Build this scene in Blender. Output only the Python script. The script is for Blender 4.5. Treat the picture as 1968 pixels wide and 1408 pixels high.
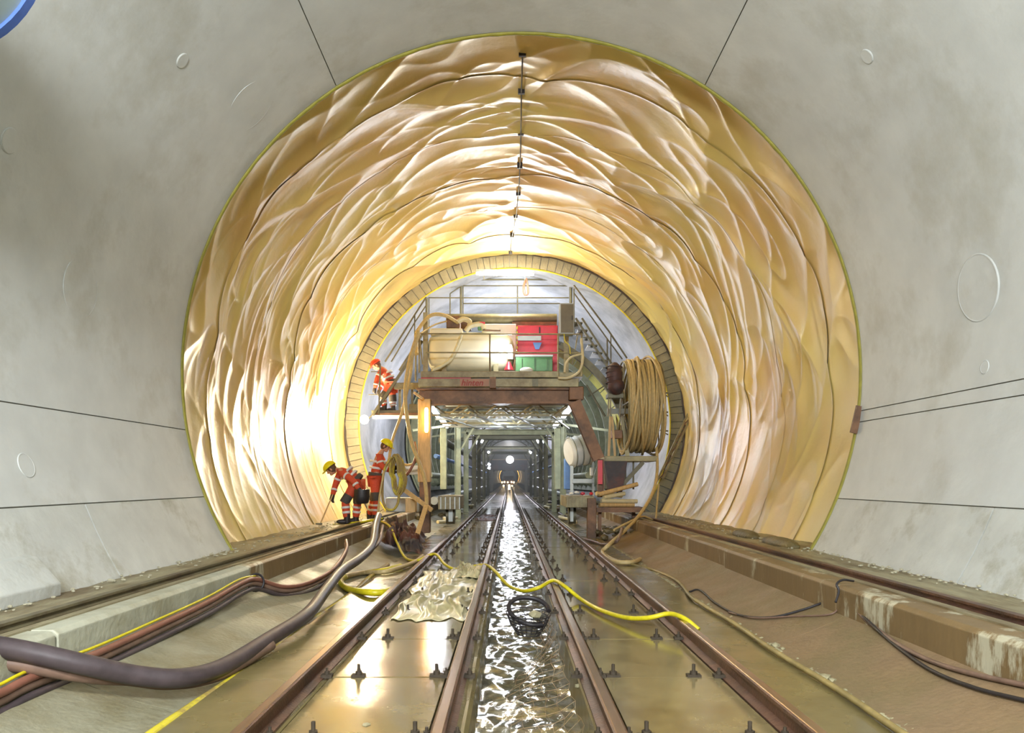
import bpy, bmesh, math, random
import numpy as np
from mathutils import Vector, Matrix

for o in list(bpy.data.objects):
    bpy.data.objects.remove(o)
SC = bpy.context.scene
COL = SC.collection
rnd = random.Random(7)
PI = math.pi
EYE = 1.15            # eye height above the rail heads (z = 0)
F = 1500.0            # focal length in pixels of the 1968 px wide frame
VX, VY = 978.0, 922.0 # vanishing point of the tunnel axis
D1, D2 = 9.87, 21.6   # end of the near lining, start of the next one
CX, CZ, RI, RO = .158, 2.51, 4.31, 4.75
CZ2 = 2.705

# ------------------------------------------------------------ camera, world, lights, exposure
cam = bpy.data.cameras.new('camera')
camo = bpy.data.objects.new('camera', cam); COL.objects.link(camo)
cam.sensor_width = 36; cam.lens = F * 36 / 1968
cam.shift_x = (984 - VX) / 1968; cam.shift_y = (VY - 704) / 1968
cam.clip_start = .05; cam.clip_end = 900
camo.location = (0, 0, EYE); camo.rotation_euler = (PI / 2, 0, 0)
SC.camera = camo
SC.view_settings.view_transform = 'Standard'; SC.view_settings.look = 'None'
SC.view_settings.gamma = 1; SC.view_settings.use_curve_mapping = False
SC.view_settings.exposure = 0.0
SC.cycles.use_denoising = True
SC.cycles.use_adaptive_sampling = True; SC.cycles.adaptive_threshold = .06
SC.cycles.max_bounces = 5; SC.cycles.diffuse_bounces = 3; SC.cycles.glossy_bounces = 3; SC.cycles.volume_bounces = 0
SC.cycles.sample_clamp_indirect = 8
SC.cycles.sample_clamp_direct = 0
SC.cycles.caustics_reflective = False; SC.cycles.caustics_refractive = False
w = bpy.data.worlds.new('world'); SC.world = w; w.use_nodes = True
w.node_tree.nodes['Background'].inputs[0].default_value = (.8, .85, .9, 1)
w.node_tree.nodes['Background'].inputs[1].default_value = .05

def area(name, loc, aim, sx, sy, power, col):
    l = bpy.data.lights.new(name, 'AREA'); l.shape = 'RECTANGLE'; l.size = sx; l.size_y = sy
    l.energy = power; l.color = col
    o = bpy.data.objects.new(name, l); COL.objects.link(o); o.location = loc
    o.rotation_euler = (Vector(aim) - Vector(loc)).to_track_quat('-Z', 'Y').to_euler()
    return o
def point(name, loc, power, col, r=.1):
    l = bpy.data.lights.new(name, 'POINT'); l.energy = power; l.color = col; l.shadow_soft_size = r
    o = bpy.data.objects.new(name, l); COL.objects.link(o); o.location = loc
    return o

KEY = (-1.45, -1.0, EYE + 2.95)
area('key_fill_light', KEY, (.3, 14, 2.2), 1.6, .8, 720, (.93, .97, 1))
area('key_fill_light', (1.9, -5, EYE + 3.1), (.5, 12, 1.5), 1.6, .8, 560, (.93, .97, 1))  # fill light added behind the camera to brighten the foreground
area('key_fill_light', (-.2, -8, EYE + 3.5), (.2, 12, 1.0), 2.0, .8, 470, (.93, .97, 1))  # second fill added behind the camera, near the crown
CROWN = (.05, 20.4, 6.42)
point('crown_light', CROWN, 330, (1, .93, .74), .12)
point('flood_light', ((700 - VX) * 19.2 / F, 19.2, EYE + (VY - 806) * 19.2 / F), 2000, (1, .83, .54), .12)
point('deck_fill_light', ((978 - VX) * 18.4 / F, 18.4, EYE + (VY - 668) * 18.4 / F), 42, (.9, .95, 1), .06)
point('deck_fill_light', (.2, 24.5, 5.6), 230, (.84, .89, 1), .2)
point('deck_fill_light', (-2.3, 25, 3.4), 170, (.88, .9, 1), .2)  # added fill that brightens the left inside of the next lining
point('deck_fill_light', (2.5, 24.5, 3.0), 80, (.88, .9, 1), .2)  # matching fill added on the right inside of that lining
point('portal_light', (-.2, 21.5, 2.5), 100, (.85, .92, 1), .15)

# ------------------------------------------------------------ helpers
def P(px, py, D):
    return Vector(((px - VX) * D / F, D, EYE + (VY - py) * D / F))
def lin(c):
    return tuple((v / 255 / 12.92 if v / 255 <= .04045 else ((v / 255 + .055) / 1.055) ** 2.4) for v in c)

def ground(X):
    if X <= -2.67 or X >= 2.77: return .275
    if X < -1.85:
        t = (X + 2.67) / .82; return .05 - .25 * (1 - (1 - t) ** 1.5)
    if X < -1.80 or 2.0 < X < 2.05: return -.2
    if X > 2.05:
        t = (2.77 - X) / .72; return .05 - .25 * (1 - (1 - t) ** 1.5)
    if -.21 < X < .45: return -.42
    return -.13
def G(px, py, h=.02):
    a = (px - VX) / F; b = (py - VY) / F
    D = 1.5
    while D < 45:
        if EYE - b * D <= ground(a * D) + h: break
        D += .01
    return Vector((a * D, D, EYE - b * D))

MATS = {}
def mat(name, col, rough=.6, metal=0, var=.12, scale=4, bump=.0, bscale=30, spec=.5, col2=None, rvar=0,
        emit=None, estr=0, alpha=1, trans=0, stretch=(1, 1, 1), coat=0, c2pos=(.45, .62), c2scale=1.2):
    if name in MATS: return MATS[name]
    m = bpy.data.materials.new(name); m.use_nodes = True
    nt = m.node_tree; N = nt.nodes; L = nt.links
    b = N['Principled BSDF']
    c = lin(col)
    b.inputs['Roughness'].default_value = rough; b.inputs['Metallic'].default_value = metal
    b.inputs['Specular IOR Level'].default_value = spec
    b.inputs['Coat Weight'].default_value = coat; b.inputs['Coat Roughness'].default_value = .12
    tc = N.new('ShaderNodeNewGeometry'); mp = N.new('ShaderNodeMapping')
    mp.inputs['Scale'].default_value = stretch
    L.new(tc.outputs['Position'], mp.inputs['Vector'])
    n = N.new('ShaderNodeTexNoise'); n.inputs['Scale'].default_value = scale; n.inputs['Detail'].default_value = 6
    n.inputs['Roughness'].default_value = .6
    L.new(mp.outputs[0], n.inputs['Vector'])
    r = N.new('ShaderNodeValToRGB')
    r.color_ramp.elements[0].position = .3; r.color_ramp.elements[1].position = .7
    r.color_ramp.elements[0].color = tuple(v * (1 - var) for v in c) + (1,)
    r.color_ramp.elements[1].color = tuple(min(1, v * (1 + var)) for v in c) + (1,)
    L.new(n.outputs[0], r.inputs[0]); out = r.outputs[0]
    if col2:
        n2 = N.new('ShaderNodeTexNoise'); n2.inputs['Scale'].default_value = c2scale; n2.inputs['Detail'].default_value = 8
        n2.inputs['Roughness'].default_value = .68
        L.new(mp.outputs[0], n2.inputs['Vector'])
        r2 = N.new('ShaderNodeValToRGB'); r2.color_ramp.elements[0].position = c2pos[0]; r2.color_ramp.elements[1].position = c2pos[1]
        L.new(n2.outputs[0], r2.inputs[0])
        mx = N.new('ShaderNodeMix'); mx.data_type = 'RGBA'
        L.new(r2.outputs[0], mx.inputs[0]); L.new(out, mx.inputs[6]); mx.inputs[7].default_value = lin(col2) + (1,)
        out = mx.outputs[2]
    L.new(out, b.inputs['Base Color'])
    if rvar:
        n3 = N.new('ShaderNodeTexNoise'); n3.inputs['Scale'].default_value = 1.7; n3.inputs['Detail'].default_value = 5
        L.new(tc.outputs['Position'], n3.inputs['Vector'])
        mr = N.new('ShaderNodeMapRange'); mr.inputs[1].default_value = .35; mr.inputs[2].default_value = .65
        mr.inputs[3].default_value = rough; mr.inputs[4].default_value = rough + rvar
        L.new(n3.outputs[0], mr.inputs[0]); L.new(mr.outputs[0], b.inputs['Roughness'])
    if bump:
        n4 = N.new('ShaderNodeTexNoise'); n4.inputs['Scale'].default_value = bscale; n4.inputs['Detail'].default_value = 6
        L.new(mp.outputs[0], n4.inputs['Vector'])
        bp = N.new('ShaderNodeBump'); bp.inputs['Strength'].default_value = bump; bp.inputs['Distance'].default_value = .02
        L.new(n4.outputs[0], bp.inputs['Height']); L.new(bp.outputs[0], b.inputs['Normal'])
    if emit:
        b.inputs['Emission Color'].default_value = lin(emit) + (1,); b.inputs['Emission Strength'].default_value = estr
    if alpha < 1: b.inputs['Alpha'].default_value = alpha
    if trans: b.inputs['Transmission Weight'].default_value = trans
    MATS[name] = m
    return m

M_CONC = mat('lining_concrete', (196, 198, 194), .62, var=.07, scale=2.2, bump=.12, bscale=14, col2=(166, 164, 150), c2pos=(.5, .8), c2scale=.9)
M_CONC2 = mat('far_lining_concrete', (176, 178, 184), .6, var=.1, scale=1.6, bump=.15, bscale=9, col2=(140, 142, 146), c2scale=.7)
M_LOW = mat('kicker_concrete', (190, 192, 186), .62, var=.1, scale=3, bump=.25, bscale=20, col2=(135, 128, 100), c2pos=(.52, .75), c2scale=1.3)
M_BENCH = mat('bench_concrete', (150, 142, 112), .45, var=.2, scale=5, bump=.5, bscale=12, col2=(108, 92, 64), stretch=(2.5, .5, 1), rvar=.2)
M_KERBL = mat('kerb_concrete_pale', (176, 176, 156), .6, var=.12, scale=5, bump=.3, bscale=20, col2=(140, 130, 98), c2pos=(.5, .75))
M_KERBB = mat('kerb_concrete_brown', (122, 100, 66), .5, var=.15, scale=4, bump=.25, bscale=16, col2=(186, 180, 154), c2pos=(.56, .62), c2scale=2.4, stretch=(1, .9, .3))
M_SLOPEL = mat('slope_concrete_grey', (138, 134, 112), .38, var=.12, scale=6, bump=.4, bscale=26, col2=(120, 112, 84), rvar=.25)
M_SLOPER = mat('slope_concrete_brown', (130, 108, 80), .42, var=.12, scale=5, bump=.4, bscale=24, col2=(116, 102, 70), c2scale=.8, rvar=.25)
M_SLAB = mat('wet_slab', (116, 104, 66), .16, var=.18, scale=3, bump=.06, bscale=7, col2=(100, 90, 58), c2scale=1, rvar=.25, coat=.3)
M_PLATE = mat('wet_plate', (130, 116, 80), .09, var=.15, scale=2.5, bump=.035, bscale=5, col2=(104, 88, 56), c2scale=1.3, rvar=.16, coat=.5)
M_LEDGE = mat('ledge_mortar', (104, 92, 58), .4, var=.25, scale=9, bump=.6, bscale=30, col2=(74, 66, 44), rvar=.2)
M_RUST = mat('rail_steel_rusty', (108, 78, 62), .45, .5, var=.25, scale=12, bump=.2, bscale=60, col2=(74, 58, 50))
M_BOLT = mat('dark_rusty_bolt', (58, 48, 34), .7, 0, var=.3, scale=30)
M_JOINT = mat('joint_mortar_dark', (118, 114, 98), .8, var=.2, scale=8)
M_MUDY = mat('muddy_yellow_hose', (204, 188, 48), .45, var=.15, scale=9, col2=(150, 128, 70), c2pos=(.45, .55), c2scale=2.5)
M_GUIDE = mat('guide_rail_steel', (112, 104, 78), .5, .2, var=.25, scale=8, col2=(84, 66, 50))
M_CRUMB = mat('mortar_crumb', (168, 162, 138), .8, var=.2, scale=8)
M_RAILTOP = mat('rail_steel_bright', (170, 150, 136), .22, .9, var=.15, scale=8, stretch=(4, .4, 4))
M_WATER = mat('murky_water', (84, 80, 56), .1, var=.1, scale=2, spec=.8, bump=.12, bscale=16, stretch=(1, 1.6, 1))
M_OLIVE = mat('joint_strip_olive', (140, 132, 40), .6, var=.2, scale=8)
M_YELLOW = mat('joint_strip_yellow', (206, 190, 50), .5, var=.1, scale=8)
M_BLACKJ = mat('waterstop_dark', (60, 48, 44), .6, var=.3, scale=8)
M_BOARD = mat('end_face_concrete', (150, 142, 118), .7, var=.15, scale=6, bump=.4, bscale=25)
M_BOARD2 = mat('end_face_concrete_grey', (124, 122, 104), .7, var=.15, scale=6, bump=.4, bscale=25)
M_STEEL = mat('gantry_steel_olive', (150, 142, 108), .5, .2, var=.2, scale=6, bump=.1, col2=(112, 98, 70))
M_BROWN = mat('gantry_steel_brown', (126, 92, 66), .55, .2, var=.25, scale=5, bump=.15, col2=(84, 64, 50))
M_DARK = mat('dark_steel', (104, 100, 80), .5, .3, var=.2, scale=6)
M_GREEN = mat('formwork_steel_green', (140, 146, 122), .45, .4, var=.25, scale=4)
M_GREY = mat('grey_steel', (160, 164, 160), .4, .4, var=.12, scale=5)
M_FYEL = mat('formwork_yellow', (196, 196, 84), .5, var=.15, scale=4)
M_TAN = mat('warm_timber', (200, 168, 116), .6, var=.2, scale=4, stretch=(6, 6, 1))
M_TANK = mat('cream_tank', (222, 216, 190), .32, var=.05, scale=2)
M_WHITE = mat('white_plastic', (232, 234, 232), .4, var=.05, scale=4)
M_RED = mat('red_paint', (206, 44, 62), .4, var=.12, scale=6)
M_GRN = mat('green_paint', (84, 132, 84), .45, var=.15, scale=6)
M_CAB = mat('cabinet_paint', (112, 102, 78), .5, var=.12, scale=6)
M_BLUE = mat('blue_paint', (96, 140, 206), .45, var=.12, scale=6)
M_BLUERIM = mat('duct_blue', (72, 100, 168), .5, var=.12, scale=14)
M_DUCT = mat('duct_fabric', (150, 166, 168), .6, var=.1, scale=4)
M_HYEL = mat('yellow_hose_rubber', (206, 192, 30), .35, var=.15, scale=20)
M_HTAN = mat('tan_hose_rubber', (190, 168, 118), .5, var=.15, scale=15)
M_HBRN = mat('brown_hose_rubber', (116, 92, 78), .45, var=.25, scale=10)
M_HBLK = mat('dark_hose_rubber', (70, 60, 62), .45, var=.25, scale=10)
M_HCRM = mat('cream_hose_rubber', (206, 196, 160), .45, var=.1, scale=10)
M_HRED = mat('red_hose_rubber', (132, 86, 70), .45, var=.15, scale=10)
M_BLACK = mat('black_rubber', (38, 34, 36), .5, var=.3, scale=10)
M_TARP = mat('dark_tarpaulin', (56, 50, 54), .6, var=.4, scale=4, col2=(98, 56, 46))
M_WIRE = mat('rusty_wire', (140, 116, 84), .45, .5, var=.2, scale=20)
M_FILM = mat('dirty_plastic_film', (196, 188, 150), .28, var=.12, scale=8, col2=(150, 140, 98))
M_RUB = mat('rubble', (150, 142, 110), .8, var=.3, scale=12, bump=.5, bscale=40)
M_HIVIS = mat('orange_workwear', (196, 74, 44), .75, var=.12, scale=30, bump=.2, bscale=30)
M_NAVY = mat('dark_workwear', (74, 68, 62), .8, var=.15, scale=30)
M_BAND = mat('reflective_band', (214, 214, 214), .35, var=.05, scale=30)
M_SKIN = mat('skin', (196, 142, 112), .55, var=.06, scale=30)
M_HAIR = mat('brown_hair', (90, 62, 44), .7, var=.2, scale=60)
M_HELY = mat('yellow_helmet_plastic', (222, 210, 24), .3, var=.04, scale=10)
M_HELR = mat('red_helmet_plastic', (220, 70, 46), .3, var=.04, scale=10)
def lampmat(name, col, s): return mat(name, (240, 240, 235), .4, emit=col, estr=s, var=.01)
E_COOL = lampmat('lamp_cool', (235, 244, 255), 14)
E_CROWN = lampmat('lamp_crown', (255, 240, 200), 18)
E_WARM = lampmat('lamp_amber', (255, 196, 96), 16)
E_STAR = lampmat('lamp_star', (235, 238, 255), 70)
E_FAR = lampmat('lamp_far', (255, 226, 170), 9)
E_FLOOD = lampmat('lamp_flood', (255, 236, 190), 60)

def membrane_mat():
    m = bpy.data.materials.new('yellow_membrane'); m.use_nodes = True
    nt = m.node_tree; N = nt.nodes; L = nt.links; b = N['Principled BSDF']
    g = N.new('ShaderNodeNewGeometry')
    n = N.new('ShaderNodeTexNoise'); n.inputs['Scale'].default_value = .5; n.inputs['Detail'].default_value = 3
    L.new(g.outputs['Position'], n.inputs['Vector'])
    r = N.new('ShaderNodeValToRGB')
    r.color_ramp.elements[0].position = .35; r.color_ramp.elements[1].position = .65
    r.color_ramp.elements[0].color = lin((222, 186, 116)) + (1,)
    r.color_ramp.elements[1].color = lin((220, 200, 122)) + (1,)
    L.new(n.outputs[0], r.inputs[0]); L.new(r.outputs[0], b.inputs['Base Color'])
    b.inputs['Roughness'].default_value = .36; b.inputs['Specular IOR Level'].default_value = .6
    n4 = N.new('ShaderNodeTexNoise'); n4.inputs['Scale'].default_value = 5; n4.inputs['Detail'].default_value = 4
    L.new(g.outputs['Position'], n4.inputs['Vector'])
    bp = N.new('ShaderNodeBump'); bp.inputs['Strength'].default_value = .25; bp.inputs['Distance'].default_value = .03
    L.new(n4.outputs[0], bp.inputs['Height']); L.new(bp.outputs[0], b.inputs['Normal'])
    return m
M_MEMB = membrane_mat()

# ------------------------------------------------------------ mesh builder
def catmull(pts, n=6):
    pts = [Vector(p) for p in pts]
    if len(pts) < 3: return pts
    out = []
    q = [pts[0] * 2 - pts[1]] + pts + [pts[-1] * 2 - pts[-2]]
    for i in range(1, len(q) - 2):
        a, b, c, d = q[i - 1], q[i], q[i + 1], q[i + 2]
        for k in range(n):
            t = k / n
            out.append(.5 * ((2 * b) + (c - a) * t + (2 * a - 5 * b + 4 * c - d) * t * t + (3 * b - a - 3 * c + d) * t ** 3))
    out.append(pts[-1])
    return out

class MB:
    def __init__(s): s.v = []; s.f = []; s.sm = []
    def add(s, vs, fs, smooth=False):
        o = len(s.v); s.v += [tuple(v) for v in vs]; s.f += [tuple(i + o for i in f) for f in fs]; s.sm += [smooth] * len(fs); return s
    def box(s, x0, x1, y0, y1, z0, z1):
        v = [(x, y, z) for z in (z0, z1) for y in (y0, y1) for x in (x0, x1)]
        return s.add(v, [(0, 2, 3, 1), (4, 5, 7, 6), (0, 1, 5, 4), (2, 6, 7, 3), (0, 4, 6, 2), (1, 3, 7, 5)])
    def pbox(s, x0, y0, x1, y1, D, depth):      # a box whose front face fills that rectangle at distance D
        a = P(x0, y1, D); b = P(x1, y0, D)
        return s.box(a.x, b.x, D, D + depth, a.z, b.z)
    def frame(s, p, q, up=None):
        p = Vector(p); q = Vector(q); d = (q - p).normalized()
        up = Vector(up) if up else (Vector((0, 1, 0)) if abs(d.y) < .9 else Vector((0, 0, 1)))
        sx = d.cross(up).normalized(); sy = sx.cross(d).normalized()
        return p, q, sx, sy
    def bar(s, p, q, w, h=None, up=None):
        h = h or w; p, q, sx, sy = s.frame(p, q, up)
        v = [e + sx * a * w / 2 + sy * b * h / 2 for e in (p, q) for a, b in ((-1, -1), (1, -1), (1, 1), (-1, 1))]
        return s.add(v, [(0, 1, 2, 3), (7, 6, 5, 4), (0, 4, 5, 1), (1, 5, 6, 2), (2, 6, 7, 3), (3, 7, 4, 0)])
    def ibeam(s, p, q, w, h, t=.02, up=None):    # flanges w wide, h apart along the second axis
        p, q, sx, sy = s.frame(p, q, up)
        for o in (h / 2 - t / 2, -h / 2 + t / 2): s.bar(p + sy * o, q + sy * o, w, t, up=sy if abs((q - p).normalized().dot(sy)) < .9 else None)
        return s.bar(p, q, t, h - 2 * t, up=sy)
    def tube(s, pts, r, n=8, close=False, radii=None):
        pts = [Vector(p) for p in pts]; m = len(pts); vs = []
        prev = None
        for i, p in enumerate(pts):
            a = pts[(i - 1) % m] if (close or i) else p; b = pts[(i + 1) % m] if (close or i < m - 1) else p
            d = (b - a)
            if d.length < 1e-7: d = Vector((0, 0, 1))
            d.normalize()
            if prev is None: u = d.orthogonal().normalized()
            else:
                u = prev - d * prev.dot(d)
                u = u.normalized() if u.length > 1e-5 else d.orthogonal().normalized()
            prev = u; v = d.cross(u); rr = radii[i] if radii else r
            vs += [p + (u * math.cos(2 * PI * k / n) + v * math.sin(2 * PI * k / n)) * rr for k in range(n)]
        fs = []
        for i in range(m if close else m - 1):
            j = (i + 1) % m
            fs += [(i * n + k, i * n + (k + 1) % n, j * n + (k + 1) % n, j * n + k) for k in range(n)]
        s.add(vs, fs, True)
        if not close:
            o = len(s.v) - len(vs)
            s.f += [tuple(o + k for k in reversed(range(n))), tuple(o + (m - 1) * n + k for k in range(n))]; s.sm += [False, False]
        return s
    def cyl(s, p, q, r, n=12, r2=None): return s.tube([p, q], r, n, radii=[r, r2 if r2 is not None else r])
    def ring(s, c, axis, R, r, n=32, m=6, a0=0, a1=2 * PI):
        c = Vector(c); ax = Vector(axis).normalized(); u = ax.orthogonal().normalized(); v = ax.cross(u)
        full = abs(a1 - a0 - 2 * PI) < 1e-6
        pts = [c + (u * math.cos(a0 + (a1 - a0) * k / n) + v * math.sin(a0 + (a1 - a0) * k / n)) * R for k in range(n if full else n + 1)]
        return s.tube(pts, r, m, close=full)
    def ball(s, c, rx, ry=None, rz=None, nu=14, nv=9, rot=None):
        ry = ry or rx; rz = rz or rx; c = Vector(c); vs = []; fs = []
        for j in range(nv + 1):
            t = PI * j / nv
            for i in range(nu):
                a = 2 * PI * i / nu
                p = Vector((rx * math.sin(t) * math.cos(a), ry * math.sin(t) * math.sin(a), rz * math.cos(t)))
                if rot: p = rot @ p
                vs.append(c + p)
        for j in range(nv):
            for i in range(nu):
                fs.append((j * nu + i, (j + 1) * nu + i, (j + 1) * nu + (i + 1) % nu, j * nu + (i + 1) % nu))
        return s.add(vs, fs, True)
    def prism(s, poly, y0, y1):                  # polygon of (x, z) extruded along the tunnel
        n = len(poly)
        v = [(x, y0, z) for x, z in poly] + [(x, y1, z) for x, z in poly]
        return s.add(v, [tuple(range(n)), tuple(reversed(range(n, 2 * n)))] + [(i, i + n, (i + 1) % n + n, (i + 1) % n) for i in range(n)])
    def rock(s, c, r, seed):
        rr = random.Random(seed); b = bmesh.new(); bmesh.ops.create_icosphere(b, subdivisions=1, radius=r)
        k = (rr.uniform(.7, 1.3), rr.uniform(.7, 1.3), rr.uniform(.4, .7))
        vs = [Vector(c) + Vector([v.co[i] * k[i] * rr.uniform(.8, 1.2) for i in range(3)]) for v in b.verts]
        fs = [[v.index for v in f.verts] for f in b.faces]; b.free()
        return s.add(vs, fs)
    def build(s, name, m, parent=None, bevel=0, fix=True):
        vs = [Vector(v) for v in s.v]
        if parent is not None:
            o0 = wloc(parent)
        else:
            xs = [v.x for v in vs]; ys = [v.y for v in vs]; zs = [v.z for v in vs]
            o0 = Vector(((min(xs) + max(xs)) / 2, (min(ys) + max(ys)) / 2, min(zs)))
        me = bpy.data.meshes.new(name)
        me.from_pydata([v - o0 for v in vs], [], s.f)
        me.polygons.foreach_set('use_smooth', s.sm)
        if fix:
            b = bmesh.new(); b.from_mesh(me); bmesh.ops.recalc_face_normals(b, faces=b.faces)
            for e_ in b.edges:
                if len(e_.link_faces) == 2 and e_.link_faces[0].smooth != e_.link_faces[1].smooth: e_.smooth = False
            b.to_mesh(me); b.free()
        me.materials.append(m)
        o = bpy.data.objects.new(name, me); COL.objects.link(o)
        if parent is None: o.location = o0
        else: o.parent = parent
        if bevel:
            md = o.modifiers.new('bevel', 'BEVEL'); md.width = bevel; md.segments = 2; md.limit_method = 'ANGLE'
        return o
def wloc(o):
    l = Vector(o.location)
    while o.parent: o = o.parent; l += Vector(o.location)
    return l
def tag(o, label=None, cat=None, group=None, kind=None):
    if label: o['label'] = label
    if cat: o['category'] = cat
    if group: o['group'] = group
    if kind: o['kind'] = kind
    return o
def empty(name, loc, label=None, cat=None, group=None, kind=None):
    o = bpy.data.objects.new(name, None); COL.objects.link(o); o.location = loc; o.empty_display_size = .2
    return tag(o, label, cat, group, kind)
def dup(o, loc, label=None, parent=None):
    c = o.copy(); COL.objects.link(c); c.parent = parent
    if loc is not None: c.location = loc
    if label: c['label'] = label
    for ch in list(o.children): dup(ch, None, None, c)
    return c
def share(name, me, parent, loc, rz=0):
    o = bpy.data.objects.new(name, me); COL.objects.link(o); o.parent = parent
    o.location = Vector(loc) - wloc(parent); o.rotation_euler.z = rz
    return o

# ------------------------------------------------------------ numpy gradient noise
_rng = np.random.RandomState(11)
_perm = np.tile(_rng.permutation(256), 3)
_ga = _rng.rand(256) * 2 * PI
_gx, _gy = np.cos(_ga), np.sin(_ga)
def pnoise(x, y):
    xi = np.floor(x).astype(int); yi = np.floor(y).astype(int); xf = x - xi; yf = y - yi
    xi &= 255; yi &= 255
    def g(a, b, dx, dy):
        h = _perm[_perm[a & 255] + (b & 255)]; return _gx[h] * dx + _gy[h] * dy
    u = xf * xf * xf * (xf * (xf * 6 - 15) + 10); v = yf * yf * yf * (yf * (yf * 6 - 15) + 10)
    a = g(xi, yi, xf, yf); b = g(xi + 1, yi, xf - 1, yf); c = g(xi, yi + 1, xf, yf - 1); d = g(xi + 1, yi + 1, xf - 1, yf - 1)
    return (a * (1 - u) + b * u) * (1 - v) + (c * (1 - u) + d * u) * v
def grid_object(name, X, Y, Z, m, parent=None, smooth=True, close_u=False):
    nu, nv = X.shape
    co = np.stack([X, Y, Z], -1).reshape(-1, 3)
    if parent is not None: o0 = np.array(wloc(parent))
    else: o0 = np.array([(co[:, 0].min() + co[:, 0].max()) / 2, (co[:, 1].min() + co[:, 1].max()) / 2, co[:, 2].min()])
    me = bpy.data.meshes.new(name)
    idx = np.arange(nu * nv).reshape(nu, nv)
    q = np.stack([idx[:-1, :-1], idx[1:, :-1], idx[1:, 1:], idx[:-1, 1:]], -1).reshape(-1, 4)
    me.vertices.add(nu * nv); me.vertices.foreach_set('co', (co - o0).astype(np.float32).ravel())
    me.loops.add(q.size); me.loops.foreach_set('vertex_index', q.astype(np.int32).ravel())
    me.polygons.add(len(q)); me.polygons.foreach_set('loop_start', np.arange(0, q.size, 4, dtype=np.int32))
    me.polygons.foreach_set('use_smooth', np.ones(len(q), bool))
    me.update(calc_edges=True); me.validate()
    me.materials.append(m)
    o = bpy.data.objects.new(name, me); COL.objects.link(o)
    if parent is None: o.location = o0
    else: o.parent = parent
    return o

# ------------------------------------------------------------ setting: linings
def shell(name, m, parent, a0, a1, y0, y1, r0, r1, cx=CX, cz=CZ, seg=None, cz1=None):
    a0 = math.radians(a0); a1 = math.radians(a1); n = seg or max(2, int(abs(a1 - a0) / math.radians(2.5)))
    cz1 = cz if cz1 is None else cz1
    b = MB(); vs = []
    for k in range(n + 1):
        a = a0 + (a1 - a0) * k / n; c, s_ = math.cos(a), math.sin(a)
        vs += [(cx + r0 * c, y0, cz + r0 * s_), (cx + r1 * c, y0, cz + r1 * s_), (cx + r1 * c, y1, cz1 + r1 * s_), (cx + r0 * c, y1, cz1 + r0 * s_)]
    fs = []
    sm = []
    for k in range(n):
        i, j = 4 * k, 4 * k + 4
        for e in range(4):
            fs.append((i + e, i + (e + 1) % 4, j + (e + 1) % 4, j + e)); sm.append(e in (1, 3))
    fs += [(0, 1, 2, 3), (4 * n + 3, 4 * n + 2, 4 * n + 1, 4 * n)]; sm += [False, False]
    b.v = vs; b.f = fs; b.sm = sm
    return b.build(name, m, parent)

YB = -14
J = .35   # joint half width in degrees is small; panels stand 2 cm proud of the core
ceil_ = tag(shell('ceiling', M_JOINT, None, 57.4, 122.9, YB, D1, RI + .02, RO), kind='structure')
wl = tag(shell('wall_left', M_JOINT, None, 122.9, 222, YB, D1, RI + .02, RO), kind='structure')
wr = tag(shell('wall_right', M_JOINT, None, -42, 57.4, YB, D1, RI + .02, RO), kind='structure')
g = .08
def panel(par, a0, a1, y0, y1, m=M_CONC): shell('lining_panel', m, par, a0 + g, a1 - g, y0, y1, RI, RI + .02)
panel(ceil_, 57.4, 122.9, YB, D1)
panel(wl, 122.9, 189.7, YB, D1); panel(wl, 189.7, 201.4, YB, D1)
panel(wl, 201.4, 216, YB, 7.08, M_LOW); panel(wl, 201.4, 216, 7.1, D1, M_LOW)
panel(wr, -6.5, 57.4, YB, D1); panel(wr, -8.4, -6.5, YB, D1); panel(wr, -21.7, -8.4, YB, D1)
panel(wr, -36, -21.7, YB, 6.68, M_LOW); panel(wr, -36, -21.7, 6.7, D1, M_LOW)
# back end of the near stretch: further tunnel behind the photographer
tag(shell('tunnel_lining', M_CONC, None, -60, 240, YB - 30, YB, RI, RO), kind='structure')

def on_lining(px, py):
    a = (px - VX) / F; b = (VY - py) / F
    D = 1.0
    while D < 30:
        x = a * D - CX; z = EYE + b * D - CZ
        if math.hypot(x, z) >= RI - .001: break
        D += .004
    nrm = Vector((-(x), 0, -(z))).normalized()
    return Vector((a * D, D, EYE + b * D)), nrm
def disc(px, py, r, par, raised=.006, ringr=.007):
    p, n = on_lining(px, py)
    b = MB(); b.cyl(p - n * .05, p + n * raised, r, 40); b.ring(p + n * .002, n, r, ringr, 48, 6)
    b.build('cover_disc', M_CONC, par)
disc(155, 553, .29, wl); disc(1880, 553, .31, wr, .012, .014); disc(482, 204, .34, wl, .004, .004); disc(350, 116, .07, wl, .012)
disc(18, 270, .095, wl, .012); disc(50, 894, .1, wl); disc(1667, 108, .07, wr, .012); disc(1893, 705, .06, wr)

# rims of the joint: olive strip around the end of the near lining, patched by a brown plate
b = MB(); pts = [(CX + (RI + .005) * math.cos(math.radians(a)), D1 + .035 + rnd.uniform(-.004, .004), CZ + (RI + .0 + rnd.uniform(-.007, .007)) * math.sin(math.radians(a))) for a in np.arange(-32, 213, 1.5)]
b.tube(pts, .03, 6)
tag(b.build('joint_strip', M_OLIVE), 'olive strip around the end of the near grey concrete lining', 'strip')
b = MB(); a_, c_ = P(1652, 780, D1 - .02), P(1640, 832, D1 - .02)
b.bar(a_, c_, .085, .03)
tag(b.build('steel_plate', M_BROWN), 'small rusty brown plate on right edge of the near lining', 'plate')

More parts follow.
